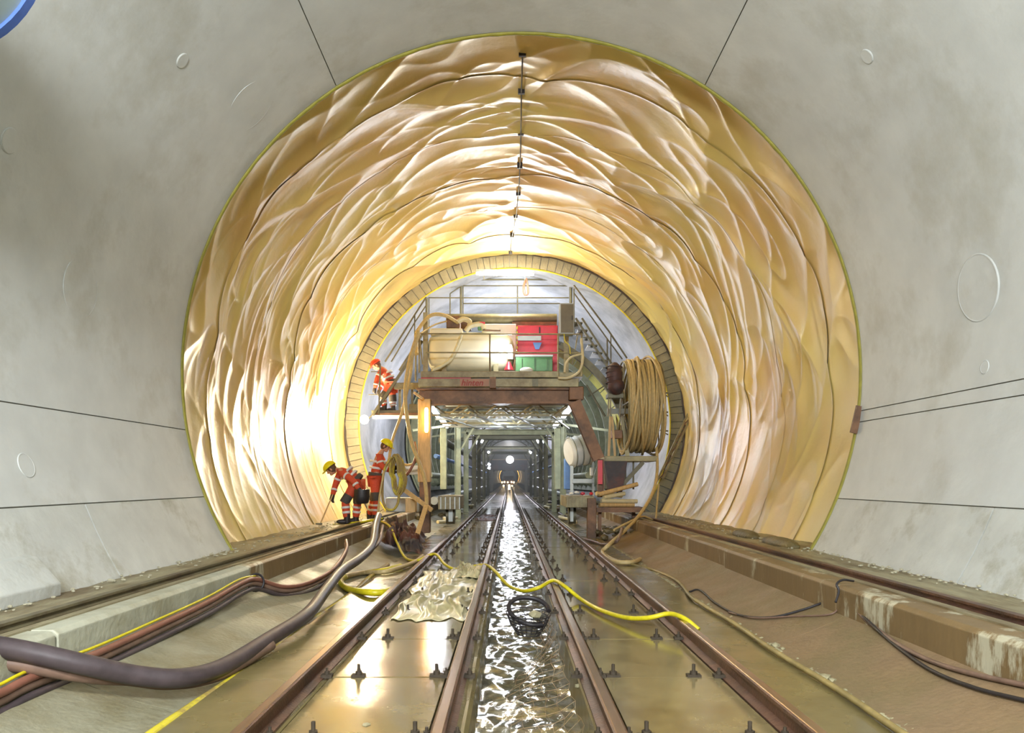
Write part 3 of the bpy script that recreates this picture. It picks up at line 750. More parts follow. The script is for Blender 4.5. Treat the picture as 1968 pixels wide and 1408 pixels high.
# right leg group
gb('diagonal_brace', M_BROWN, MB().ibeam(P(1104, 772, GD), P(1150, 882, GD), .26, .32, .02, up=(0, 1, 0)), 0)
gb('leg', M_BROWN, MB().ibeam(P(1154, 882, GD), P(1154, 955, GD), .14, .14, .015, up=(1, 0, 0)))
gb('red_post', M_RED, MB().pbox(1150, 884, 1158, 930, GD - .15, .08))
gb('foot_beam', M_STEEL, MB().pbox(1088, 953, 1142, 975, GD - .6, 1.9), .01)
for i in range(7): gb('stiffener', M_STEEL, MB().pbox(1092 + 7 * i, 955, 1093.5 + 7 * i, 974, GD - .63, .04))
gb('leg', M_BROWN, MB().pbox(1129, 957, 1146, 1040, GD - .72, .22), .01)
gb('base_plate', M_DARK, MB().pbox(1124, 1034, 1158, 1041, GD - .8, .45), .01)
gb('leg', M_DARK, MB().pbox(1162, 886, 1204, 940, GD + .4, .5), .02)
hop = MB(); a_, b_, c_, d_ = P(1162, 886, GD), P(1206, 886, GD), P(1196, 945, GD), P(1172, 945, GD)
hop.add([a_, b_, c_, d_] + [v + Vector((0, .8, 0)) for v in (a_, b_, c_, d_)], [(0, 1, 2, 3), (7, 6, 5, 4), (0, 4, 5, 1), (1, 5, 6, 2), (2, 6, 7, 3), (3, 7, 4, 0)]); gb('hopper', M_TARP, hop)
# lattice trusses under the deck
for k, d in enumerate((18.9, 20.2, 21.6, 23)):
    b = MB(); x0, x1 = -1.9, 1.5; z0, z1 = 2.72, 3.02
    b.bar((x0, d, z0), (x1, d, z0), .05); b.bar((x0, d, z1), (x1, d, z1), .05)
    n = 8
    for i in range(n):
        xa = x0 + (x1 - x0) * i / n; xb = x0 + (x1 - x0) * (i + 1) / n
        b.bar((xa, d, z0 if i % 2 else z1), (xb, d + .25 * (-1) ** i, z1 if i % 2 else z0), .035)
    gb('truss', M_GREY if k % 2 else M_STEEL, b)
b = MB()
for i in range(4): b.bar((-1.7 + i * .9, 18.7, 2.7), (-.9 + i * .9, 23.5, 2.7), .05, .03)
gb('wind_bracing', M_GREY, b)
gb('light_beam', M_GREY, MB().pbox(866, 806, 1057, 818, 24, .25), .01)
# side platform on the left with its brace, deck and railing
PD = 19.6
gb('side_platform', M_DARK, MB().pbox(714, 788, 806, 793, PD - .4, .9), .005)
gb('platform_bright_strip', M_WHITE, MB().pbox(716, 797, 806, 804, PD - .2, .12), .005)  # white colour stands in for the bright light under the platform
gb('platform_beam', M_BROWN, MB().pbox(715, 793, 806, 797.5, PD - .42, .06))
gb('platform_brace', M_DARK, MB().bar(P(716, 798, PD - .45), P(812, 655, PD - .45), .07, .07))
gb('platform_post', M_DARK, MB().bar(P(728, 798, PD - .5), P(731, 700, PD - .5), .035))
gb('platform_beam', M_STEEL, MB().pbox(757, 735, 806, 747, PD - .4, .15), .005)
gb('platform_post', M_STEEL, MB().pbox(766, 748, 771, 788, PD, .06).pbox(790, 748, 794, 790, PD, .06))
gb('platform_box', M_STEEL, MB().pbox(786, 776, 804, 790, PD - .1, .3), .01)
gb('toe_rail', M_DARK, MB().bar(P(713, 714, PD - .4), P(728, 714, PD - .4), .02).bar(P(708, 758, PD - .4), P(728, 758, PD - .4), .02))
gb('walkway_beam', M_GREY, MB().pbox(766, 894, 806, 912, GD + .3, .3), .01)
# deck railings
def rail_px(pts, D, w=.035, name='handrail', m=M_STEEL):
    b = MB()
    for a, c in zip(pts[:-1], pts[1:]): b.tube([P(a[0], a[1], D), P(c[0], c[1], D)], w / 2, 8)
    gb(name, m, b)
rail_px([(806, 641), (1119, 642)], GD + .02); rail_px([(818, 677), (1116, 678)], GD + .02)
for x, y0, y1 in ((799, 640, 732), (806, 641, 716), (941.5, 641, 713), (1072.5, 641, 727), (1118, 640, 722)):
    rail_px([(x, y0), (x, y1)], GD + .02, .04, 'railing_post')
BK = 22.5
rail_px([(887, 537), (1096, 537)], BK, .05, m=M_DARK); rail_px([(889, 549), (1094, 549)], BK, m=M_DARK)
rail_px([(825, 572), (1093, 572)], BK - .6, m=M_DARK); rail_px([(890, 583), (1076, 583)], BK, m=M_DARK)
rail_px([(887, 537), (824, 568)], BK, .045, m=M_DARK); rail_px([(887, 549), (865, 564), (865, 604)], BK, .035, m=M_DARK)
for x, y0, y1, w_ in ((886, 537, 606, .07), (890, 545, 604, .03), (994.5, 549, 606, .035), (1097, 537, 640, .09), (1103, 545, 640, .04), (820, 571, 640, .07), (824.5, 571, 640, .03)):
    rail_px([(x, y0), (x, y1)], BK if x > 830 else BK - .6, w_, 'railing_post', M_DARK)
# left and right stair railings, stringers and treads
rail_px([(819, 571), (798, 603), (740, 695)], 20.4, .045, m=M_DARK); rail_px([(818, 588), (798, 618), (752, 695)], 20.4, .035, m=M_DARK)
rail_px([(797, 603), (797, 660)], 20.4, .035, 'railing_post', M_DARK)
rail_px([(1103, 548), (1170, 636), (1205, 688)], 20.0, .045, m=M_DARK); rail_px([(1103, 563), (1170, 655), (1196, 690)], 20.0, .035, m=M_DARK)
rail_px([(1167, 650), (1167, 700)], 20.0, .04, 'railing_post', M_DARK); rail_px([(1174, 642), (1174, 700)], 20.0, .03, 'railing_post', M_DARK)
gb('stair_stringer', M_DARK, MB().bar(P(1106, 612, 19.6), P(1192, 742, 19.6), .05, .14))
gb('stair_stringer', M_DARK, MB().bar(P(1118, 612, 20.4), P(1200, 738, 20.4), .05, .14))
for i in range(9):
    t = (i + .5) / 9; p = P(1106 + 86 * t, 612 + 130 * t, 19.6)
    gb('tread', M_DARK, MB().box(p.x - .12, p.x + .12, 19.62, 20.4, p.z - .015, p.z + .015))
gb('stair_stringer', M_DARK, MB().bar(P(814, 640, 20.2), P(768, 712, 20.2), .05, .12))
# pipe, cabinet and lower stair arc
b = MB(); b.cyl(P(858, 612.5, 20.5), P(1070, 612.5, 20.5), .13, 20); gb('collector_pipe', M_DARK, b)
gb('pipe_saddle', M_BROWN, MB().pbox(858, 612, 905, 632, 20.3, .3).pbox(985, 618, 1070, 624, 20.3, .4))
cabt = empty('control_cabinet', P(1089, 641, 18.1), 'brown grey electrical cabinet fixed right above the gantry deck', 'cabinet')
MB().pbox(1076, 582, 1103, 641, 18.0, .35).build('body', M_GREY, cabt, bevel=.008)
MB().pbox(1078, 584, 1102, 639, 17.98, .03).build('door', M_CAB, cabt, bevel=.005)
MB().pbox(1099, 606, 1100.5, 614, 17.95, .03).build('handle', M_BLACK, cabt)
# yellow-green formwork skin seen right of the leg
for i in range(5):
    a0 = 16 + i * 9.5
    shell('formwork_panel', M_FYEL, gan, a0, a0 + 9, 19.2, 20.4, 3.02, 3.07, cx=-.1, cz=1.7, seg=4)
shell('formwork_rib', M_DARK, gan, 5, 64, 19.05, 19.2, 2.98, 3.14, cx=-.1, cz=1.7)
rail_px([(1127, 740), (1163, 800)], 18.8, .05, 'brace_rod', M_DARK); rail_px([(1130, 762), (1160, 742)], 18.8, .03, 'brace_rod', M_DARK)
gb('leg', M_STEEL, MB().pbox(1084, 641, 1093, 716, 18.9, .12)); gb('leg', M_STEEL, MB().pbox(813, 600, 822, 716, 18.9, .1))
gb('deck_bracket', M_BROWN, MB().pbox(1094, 742, 1122, 768, 18.1, .3), .02)
for px_, in ((812,), (1100,)): gb('deck_brace', M_STEEL, MB().bar(P(px_, 700, 19.1), P(px_ + (10 if px_ > 900 else -6), 645, 19.1), .03))

# things on the deck
e = empty('storage_tank', P(900, 713, 19), 'large cream horizontal tank on the gantry deck', 'tank')
prof = [(0, .28), (.03, .36), (.1, .425), (.25, .475), (.5, .5), (1.0, .5), (1.5, .5), (1.8, .48), (1.98, .42), (2.06, .33), (2.1, .2), (2.11, .02)]
xL = P(820, 0, 18.75).x; cz = P(0, 672, 18.75).z; Cy = 19.3
vs = []; fs = []; nn = 28
for i, (x, r_) in enumerate(prof):
    for k in range(nn):
        a = 2 * PI * k / nn; c, s_ = math.cos(a), math.sin(a)
        c = math.copysign(abs(c) ** .75, c); s_ = math.copysign(abs(s_) ** .75, s_)
        vs.append((xL + x, Cy + r_ * c, cz + r_ * s_))
for i in range(len(prof) - 1):
    fs += [(i * nn + k, i * nn + (k + 1) % nn, (i + 1) * nn + (k + 1) % nn, (i + 1) * nn + k) for k in range(nn)]
fs += [tuple(range(nn)), tuple(reversed(range((len(prof) - 1) * nn, len(prof) * nn)))]
MB().add(vs, fs, True).build('shell', M_TANK, e)
MB().pbox(826, 630, 889, 643, 18.85, .8).build('hatch', M_TANK, e, bevel=.04)
for x in (xL + .35, xL + 1.6): MB().box(x, x + .12, Cy - .42, Cy + .42, P(0, 713, 18).z, cz - .3).build('saddle', M_STEEL, e)
hose('pump_hose', 'cream hose running diagonally across the cream tank', [P(888, 640, 18.7), P(880, 662, 18.68), P(866, 690, 18.68), P(845, 705, 18.6), P(830, 711, 18.5)], .045, M_HCRM)
e = empty('pump_unit', P(890, 630, 19.3), 'brown pump with bent pipes on top of the cream tank', 'pump')
MB().pbox(858, 606, 884, 630, 19.2, .35).build('motor', M_BROWN, e, bevel=.03)
MB().tube(catmull([P(880, 618, 19.1), P(890, 613, 19.1), P(902, 617, 19.1), P(902, 626, 19.1)], 6), .06, 12).build('elbow_pipe', M_HCRM, e)
MB().tube(catmull([P(895, 636, 19), P(905, 626, 19), P(925, 623, 19), P(930, 632, 19)], 6), .06, 12).build('elbow_pipe', M_HCRM, e)
MB().pbox(918, 622, 932, 633, 19, .2).build('valve', M_GRN, e, bevel=.02)
MB().tube([P(928, 634, 19), P(962, 635, 19)], .02, 8).build('lever', M_BROWN, e)
MB().pbox(921, 618, 932, 622, 18.95, .1).build('valve_wheel', M_RED, e, bevel=.01)
hose('deck_hose', 'tan hose arching from pump over the left deck corner', [P(880, 620, 19.2), P(855, 606, 19), P(828, 606, 18.8), P(806, 630, 18.5), P(800, 646, 18.3), P(801, 680, 17.9)], .045, M_HTAN)
hose('deck_hose', 'thin tan hose running from the pump to the left railing', [P(858, 617, 19.1), P(835, 624, 18.9), P(812, 638, 18.4), P(798, 648, 18.0)], .02, M_HTAN)
e = empty('white_container', P(965, 650, 20), 'white plastic container between tank and red cupboard', 'container')
MB().pbox(926, 622, 992, 712, 20.2, .7).build('body', M_WHITE, e, bevel=.02)
MB().pbox(911, 643, 978, 652, 19.95, .1).build('rail', M_GREY, e)
e = empty('red_cupboard', P(1032, 713, 19.5), 'red metal cupboard with yellow striped edge on the deck', 'cupboard')
MB().pbox(994, 625, 1072, 713, 19.6, .6).build('body', M_RED, e, bevel=.01)
MB().pbox(995, 627, 1037, 652, 19.57, .04).build('door', M_RED, e, bevel=.006); MB().pbox(1039, 627, 1071, 652, 19.57, .04).build('door', M_RED, e, bevel=.006)
MB().pbox(995, 656, 1071, 682, 19.57, .04).build('drawer', M_RED, e, bevel=.006)
MB().pbox(1036, 628, 1038, 642, 19.55, .03).build('handle', M_BLACK, e)
for i in range(9): MB().pbox(992.4, 627 + i * 9.5, 995, 632 + i * 9.5, 19.55, .03).build('warning_stripe', M_YELLOW, e)
MB().pbox(995, 645, 1040, 654, 19.5, .03).build('rail', M_GREY, e)
p = P(1032, 665, 19.5); b = MB(); b.add([P(1024, 658, 19.45), P(1041, 658, 19.45), P(1036, 671, 19.45), P(1029, 671, 19.45)] + [P(1024, 658, 19.5), P(1041, 658, 19.5), P(1036, 671, 19.5), P(1029, 671, 19.5)], [(0, 1, 2, 3), (7, 6, 5, 4), (0, 4, 5, 1), (1, 5, 6, 2), (2, 6, 7, 3), (3, 7, 4, 0)])
tag(b.build('funnel', M_BLUE), 'pale blue funnel hanging in front of the red cupboard', 'funnel')
e = empty('green_crate', P(1027, 713, 18.9), 'green metal crate with pale lid before the red cupboard', 'crate')
MB().pbox(991, 684, 1062, 713, 18.8, .5).build('body', M_GRN, e, bevel=.01); MB().pbox(990, 681, 1063, 685, 18.77, .56).build('lid', M_GREY, e, bevel=.006)
for i in range(3): MB().pbox(1000 + 24 * i, 688, 1003 + 24 * i, 711, 18.77, .03).build('rib', M_GRN, e)
b = MB(); b.ball(P(1012, 711, 18.5), .16, .12, .07); tag(b.build('white_sack', M_WHITE), 'small white sack lying before the green crate', 'sack')
e = empty('hand_pump', P(977, 713, 18.7), 'white bottle with red funnel foot beside the tank end', 'bottle')
MB().tube([P(981, 690, 18.7), P(981, 672, 18.7), P(981, 662, 18.7)], .05, 12, radii=[.07, .07, .03]).build('body', M_WHITE, e); MB().tube([P(978, 711, 18.7), P(978, 695, 18.7)], .1, 12, radii=[.12, .03]).build('foot', M_RED, e)
hose('rope_coil', 'orange rope hanging in loops from the top rail', [P(1010, 536, 21.5), P(1005, 552, 21.5), P(1007, 566, 21.5), P(1014, 564, 21.5), P(1012, 540, 21.5), P(1008, 550, 21.4), P(1010, 567, 21.4), P(1016, 560, 21.4), P(1012, 534, 21.4)], .018, M_HRED, 'rope')
hose('deck_hose', 'cream hose looping under the right end of the deck railing', [P(1117, 650, 18), P(1120, 690, 17.9), P(1112, 715, 17.9), P(1092, 726, 17.9), P(1073, 726, 17.9)], .03, M_HCRM)
hose('deck_hose', 'pale hose loop between cabinet and right railing post', [P(1118, 680, 18), P(1098, 686, 18), P(1087, 700, 18), P(1085, 715, 18)], .025, M_HCRM)
hose('deck_hose', 'thin yellow wire dangling below the control cabinet', [P(1084, 641, 18), P(1086, 655, 18), P(1094, 664, 18), P(1096, 680, 18)], .012, M_HYEL)
hose('side_hose', 'tan hose hanging from the left deck corner, outer one', [P(806, 640, 17.8), P(794, 680, 17.6), P(789, 720, 17.5), P(778, 770, 17.4), P(770, 800, 17.3), P(755, 842, 17.1), P(748, 880, 16.9), P(745, 905, 16.7)], .032, M_HTAN)
hose('side_hose', 'thick tan hose hanging from left deck corner to floor', [P(804, 636, 17.75), P(788, 690, 17.5), P(779, 745, 17.3), P(781, 790, 17.1), P(790, 845, 16.9), P(806, 890, 16.7), P(816, 920, 16.5), P(820, 960, 16.3), P(818, 985, 16)], .042, M_HTAN)
hose('side_hose', 'red hose curving in front of the left gantry leg', [P(770, 922, 17), P(785, 908, 16.9), P(797, 885, 16.9), P(800, 868, 17.2), P(797, 850, 17.6)], .03, M_HRED)
hose('side_hose', 'brown hose draped over the grey walkway beam', [P(765, 884, 17.5), P(780, 893, 17.4), P(795, 890, 17.3), P(806, 878, 17.3)], .03, M_HTAN)
# boards and box by the left leg
b = MB(); b.bar(P(819, 971, 15.6), P(796, 1046, 14.4), .09, .025); tag(b.build('timber_plank', M_TAN), 'tan plank leaning steeply below the left gantry leg', 'plank')
b = MB(); b.bar(P(773, 938, 16.4), P(830, 980, 15.8), .09, .03); tag(b.build('timber_plank', M_TAN), 'pale plank lying diagonally before the left gantry leg', 'plank')
b = MB(); b.pbox(779, 958, 798, 984, 16.6, .3); tag(b.build('cardboard_box', M_TAN, None, bevel=.01), 'small yellowish box on the bench beside the left gantry leg', 'box')
b = MB(); b.pbox(741, 956, 806, 984, 17.6, .6); tag(b.build('equipment_chest', M_GREY, None, bevel=.02), 'low grey chest behind the hanging yellow hose coil', 'chest')
# hanging hose coil near the workers
b = MB()
for k in range(7):
    cx_, cy_ = 757 + k * 1.6, 912; pts = []
    for t in np.linspace(0, 2 * PI, 26)[:-1]:
        pts.append(P(cx_ + (8 + k * .5) * math.sin(t) + (4 if math.cos(t) < 0 else 0), cy_ - (36 + 3 * math.sin(k * 2.0)) * math.cos(t), 16.2 + .02 * k))
    b.tube(pts, .022, 6, close=True)
b.tube(catmull([P(752, 878, 16.1), P(738, 905, 16.1), P(735, 950, 16.1), P(741, 975, 16.1), P(755, 979, 16.1), P(764, 968, 16.1), P(767, 950, 16.1)], 6), .026, 8)
tag(b.build('hose_coil', M_MUDY), 'yellow hose coil hanging in loops beside the standing worker', 'hose')
b = MB()
b.tube(catmull([P(738, 905, 16), P(730, 950, 15.9), P(726, 985, 15.7), P(722, 1000, 15.4)], 6), .02, 8); tag(b.build('hose_coil', M_HTAN), 'thin olive hose dropping from worker hands to the bench', 'hose')
hose('bench_hose', 'yellow hose lying at feet of the stooping worker', [P(622, 1013, 15.3), P(655, 1012, 15.2), P(675, 1008, 15.2), P(700, 1002, 15.5), P(722, 997, 15.9), P(735, 996, 16)], .02, M_HYEL)

# ------------------------------------------------------------ hose reel on its own platform (right)
RD = 18.2
e = empty('hose_reel', P(1228, 876, RD), 'big upright reel wound with tan hose right of gantry', 'reel')
rc = P(1229, 780, RD + .55); Rw = 1.12
MB().cyl(rc - Vector((.42, 0, 0)), rc + Vector((.42, 0, 0)), .12, 20).build('hub', M_DARK, e)
for sx in (-.41, .41):
    b = MB(); b.ring(rc + Vector((sx, 0, 0)), (1, 0, 0), Rw - .06, .02, 48, 6); b.ring(rc + Vector((sx, 0, 0)), (1, 0, 0), .45, .015, 32, 6)
    for k in range(10):
        a = 2 * PI * k / 10; b.bar(rc + Vector((sx, .1 * math.cos(a), .1 * math.sin(a))), rc + Vector((sx, (Rw - .06) * math.cos(a), (Rw - .06) * math.sin(a))), .03)
    b.build('side_wheel', M_STEEL, e)
b = MB(); pts = []; turns = 26; per = 40
rr = random.Random(3)
for k in range(turns * per):
    t = k / per; a = 2 * PI * t
    layer = int(t // 13); u = (t % 13) / 13; x = -.38 + .76 * (u if layer % 2 == 0 else 1 - u)
    rad = Rw - .09 + layer * .06 + .012 * math.sin(t * 3.1) + .01 * math.sin(a * 3 + layer)
    x += .035 * math.sin(a + t * 1.7) + .02 * math.sin(2 * a + t)
    pts.append(rc + Vector((x, rad * math.cos(a), rad * math.sin(a))))
b.tube(pts, .031, 7); b.build('hose_winding', M_HTAN, e)
b = MB()
for j in range(3):
    pts = []
    for k in range(46):
        a = 2 * PI * k / 46; rad = Rw + .03 + .01 * j
        pts.append(rc + Vector((-.25 + .25 * j + .16 * math.sin(a + j * 2), rad * math.cos(a), rad * math.sin(a))))
    b.tube(pts, .032, 7, close=True)
b.build('hose_overlay', M_HTAN, e)
MB().pbox(1162, 876, 1264, 886, RD - .1, 1.3).build('platform', M_STEEL, e, bevel=.01)
for x in (1170, 1182):
    MB().bar(P(x, 876, RD), P(x + 3 if x < 1175 else x - 6, 800, RD), .05).build('stand_leg', M_TAN, e)
for x0, x1 in ((1195, 1204), (1196, 1208)): MB().bar(P(x0, 800, RD + .2), P(x1, 876, RD + .1), .05).build('stand_leg', M_STEEL, e)
MB().bar(P(1168, 790, RD + .2), P(1206, 790, RD + .3), .12, .1).build('stand_beam', M_GREY, e)
MB().pbox(1176, 826, 1196, 842, RD + .1, .3).build('gearbox', M_BROWN, e, bevel=.01)
MB().bar(P(1236, 888, RD), P(1184, 945, RD), .09, .05).build('platform_strut', M_DARK, e)
MB().pbox(1216, 886, 1219, 940, RD + .2, .05).build('platform_strut', M_DARK, e)
b = MB(); b.ball(P(1181, 722, RD - .1), .19, .2, .32); b.ball(P(1184, 742, RD - .15), .2, .18, .2)
for i in range(5): b.ring(P(1180, 706 + i * 10, RD - .1), (0, .1, 1), .185 if i < 4 else .15, .015, 20, 5)
e2 = empty('covered_motor', P(1181, 762, RD), 'dark bulging covered motor left of the hose reel top', 'motor'); b.build('cover', M_TARP, e2)
MB().pbox(1168, 756, 1198, 764, RD - .1, .35).build('base', M_DARK, e2)
for x in (1170, 1174, 1193): MB().bar(P(x, 762, RD), P(x - 2, 800, RD), .03).build('support', M_STEEL, e2)
# lattice girder leaning on ring
e = empty('lattice_girder', P(1262, 930, 21), 'rusty lattice girder leaning on the grey ring at right', 'girder')
pa, pb = P(1322, 795, 21.2), P(1262, 925, 20.8); off = Vector((.16, 0, .09))
MB().bar(pa, pb, .05).bar(pa + off, pb + off, .05).build('chord', M_STEEL, e)
b = MB()
for k in range(10):
    t0, t1 = k / 10, (k + 1) / 10; A = pa.lerp(pb, t0) + (off if k % 2 else Vector()); B = pa.lerp(pb, t1) + (Vector() if k % 2 else off); b.bar(A, B, .03)
b.build('lacing', M_BROWN, e)
for y_ in (755, 792, 828):
    b = MB(); q = P(1284, y_, 21.4); b.bar(q, q - Vector((.22, 0, -.02)), .04); b.bar(q - Vector((0, 0, .1)), q - Vector((.22, 0, -.02)), .03)
    tag(b.build('wall_bracket', M_DARK), {755: 'upper small steel bracket beside the hose reel', 792: 'middle small steel bracket beside the hose reel', 828: 'lower steel bracket beside the hose reel'}[y_], 'bracket')
# white ribbed fan housing under the right side
e = empty('fan_housing', P(1113, 900, 20.2), 'white ribbed drum mounted inside the right gantry leg', 'fan')
b = MB(); a_ = P(1092, 870, 20); b_ = P(1136, 862, 20.2); b.tube([a_, a_.lerp(b_, .1), a_.lerp(b_, .5), a_.lerp(b_, .9), b_], .4, 32, radii=[.3, .37, .39, .4, .36]); b.build('drum', M_WHITE, e)
for t in (.12, .4, .68, .92): MB().ring(a_.lerp(b_, t), b_ - a_, .395, .018, 36, 6).build('flange', M_GREY, e)
MB().pbox(1096, 895, 1102, 955, 20, .08).build('stand_leg', M_GREY, e); MB().pbox(1138, 880, 1142, 955, 20, .08).build('stand_leg', M_GREY, e)
MB().pbox(1100, 920, 1140, 928, 19.9, .3).build('tray', M_GREY, e)
b = MB(); b.pbox(1086, 880, 1097, 940, 20.4, .5); tag(b.build('blue_cabinet', M_BLUE, None, bevel=.02), 'narrow blue cabinet behind the white ribbed drum', 'cabinet')
b = MB(); b.pbox(1134, 898, 1140, 914, 19.6, .1); tag(b.build('canister', M_WHITE, None, bevel=.02), 'small white canister on tray below the white drum', 'canister')
e = empty('timber_stack', P(1180, 975, 17.6), 'untidy pipes and timbers on the right lower platform', 'timber')
for i, (x0, y0, x1, y1) in enumerate(((1150, 950, 1225, 930), (1155, 962, 1224, 963), (1152, 970, 1218, 970), (1160, 956, 1200, 948), (1146, 948, 1195, 952))):
    MB().cyl(P(x0, y0, 17.7), P(x1, y1, 18.0), .05, 10).build('pole', (M_TAN, M_HCRM, M_TAN, M_HCRM, M_HTAN)[i], e)
MB().pbox(1146, 975, 1240, 984, 17.6, .9).build('shelf', M_BROWN, e); MB().pbox(1150, 984, 1156, 1040, 17.9, .1).build('support', M_BROWN, e); MB().pbox(1215, 984, 1221, 1012, 18.2, .1).build('support', M_BROWN, e)
for i, (x, y_, s_) in enumerate(((1108, 946, .07), (1120, 948, .06), (1098, 948, .05), (1136, 948, .06))):
    b = MB(); b.rock(P(x, y_, 17.4), s_, i + 60); tag(b.build('tool_pile', M_WHITE if i % 2 == 0 else M_RED), ('white lump on right foot beam, second from left', 'red lump on the right foot beam', 'white lump on right foot beam, leftmost', 'red lump at right end of the foot beam')[i], 'bundle')
b = MB()
for i in range(26):
    b.rock((rnd.uniform(1.95, 2.9), rnd.uniform(17, 20), ground(2.4) + rnd.uniform(.0, .12)), rnd.uniform(.05, .16), i)
tag(b.build('rubble', M_LEDGE), 'brown rubble under the right gantry platform', 'rubble', kind='stuff')

# ------------------------------------------------------------ lamps
def tube_lamp(label, p, q, r, em, hous=M_GREY):
    e = empty('tube_lamp', (Vector(p) + Vector(q)) / 2, label, 'lamp')
    p, q = Vector(p), Vector(q); d = (q - p).normalized()
    MB().tube([p, p.lerp(q, .06), p.lerp(q, .94), q], r, 12, radii=[r * .55, r, r, r * .55]).build('tube', em, e)
    up = Vector((0, .0, 1)) if abs(d.z) < .8 else Vector((0, 1, 0))
    MB().bar(p + up * (r + .02), q + up * (r + .02), r * 1.4, .03).build('housing', hous, e)
    return e
t = tube_lamp('long tube lamp above the gantry top railing', P(915, 525, 20.6), P(1026, 527, 20.6), .05, E_CROWN)
MB().bar(P(930, 528, 20.6), P(930, 537, 20.6), .02).bar(P(1009, 528, 20.6), P(1009, 537, 20.6), .02).build('bracket', M_DARK, t)
tube_lamp('amber tube lamp standing upright on the left gantry leg', P(819.5, 783, 17.9), P(819.5, 831, 17.9), .045, E_WARM)
for lab, a_, b_, d in (('left front tube lamp under the gantry deck', (831, 785), (843, 801), 20), ('left rear tube lamp under the gantry deck', (848, 806), (860, 820), 23),
                       ('right front tube lamp under the gantry deck', (1096, 785), (1082, 801), 20), ('right rear tube lamp under the gantry deck', (1077, 807), (1065, 820), 23)):
    tube_lamp(lab, P(a_[0], a_[1], d), P(b_[0], b_[1], d + .6), .06, E_COOL)
for lab, x, y_, d in (('left lamp on first far portal frame', 927, 848, 43), ('right lamp on first far portal frame', 1033, 848, 43), ('left lamp on second far portal frame', 939.5, 869, 62), ('right lamp on second far portal frame', 1019, 869, 62),
                      ('cool lamp low on the left beyond the portal frames', 940, 892, 60), ('lowest cool lamp on the left beyond the portal frames', 940, 899, 60)):
    tube_lamp(lab, P(x - 2.5, y_ - 1, d), P(x + 2.5, y_ + 1, d), .09, E_COOL)
for lab, x0, y0, x1, y1, d in (('slanted strip lamp left of the far frames', 911, 859, 916, 846, 40), ('slanted strip lamp right of the far frames', 1051, 859, 1044, 846, 40), ('small strip lamp right of second far frame', 1031, 876, 1028, 871, 55)):
    tube_lamp(lab, P(x0, y0, d), P(x1, y1, d), .06, E_COOL)
e = empty('search_light', P(980, 884, 78), 'dazzling white round lamp far down the tunnel', 'lamp')
b = MB(); b.ball(P(980, 883, 78), .36, .15, .36); b.build('lens', E_STAR, e); MB().cyl(P(980, 883, 78.1), P(980, 883, 78.5), .4, 20).build('housing', M_DARK, e)
fl = P(700, 806, 19.2)
e = empty('flood_lamp', fl, 'dazzling flood lamp beside the left side platform', 'lamp')
MB().ball(fl, .11, .11, .11).build('bulb', E_FLOOD, e)
MB().bar(fl + Vector((.1, 0, .02)), P(718, 795, 19.2), .03).build('arm', M_DARK, e)
bulb = e.children[0]
# the point light sits in the bulb; keep the bulb from shading it
for o in SC.objects:
    if o.type == 'LIGHT' and o.name.startswith('flood_light'): o.data.shadow_soft_size = .13
point('far_light', (0.1, 50, 5.2), 900, (.85, .9, 1), .2)
point('far_light', (0.1, 74, 4.6), 1100, (.9, .9, 1), .2)
point('far_light', (0.1, 34, 5.2), 380, (.85, .92, 1), .2)

hz = MB().box(-4.2, 4.5, 27, 135, -.1, 6.6).build('tunnel_haze', None, None)
m = bpy.data.materials.new('haze'); m.use_nodes = True; nt = m.node_tree; nt.nodes.clear()
ou = nt.nodes.new('ShaderNodeOutputMaterial'); vs_ = nt.nodes.new('ShaderNodeVolumeScatter'); vs_.inputs['Density'].default_value = .007; vs_.inputs['Anisotropy'].default_value = .3
vs_.inputs['Color'].default_value = (.9, .95, .92, 1)
nt.links.new(vs_.outputs[0], ou.inputs['Volume']); hz.data.materials.clear(); hz.data.materials.append(m)
tag(hz, 'thin grey haze hanging in the far tunnel behind the gantry', 'haze', kind='stuff')
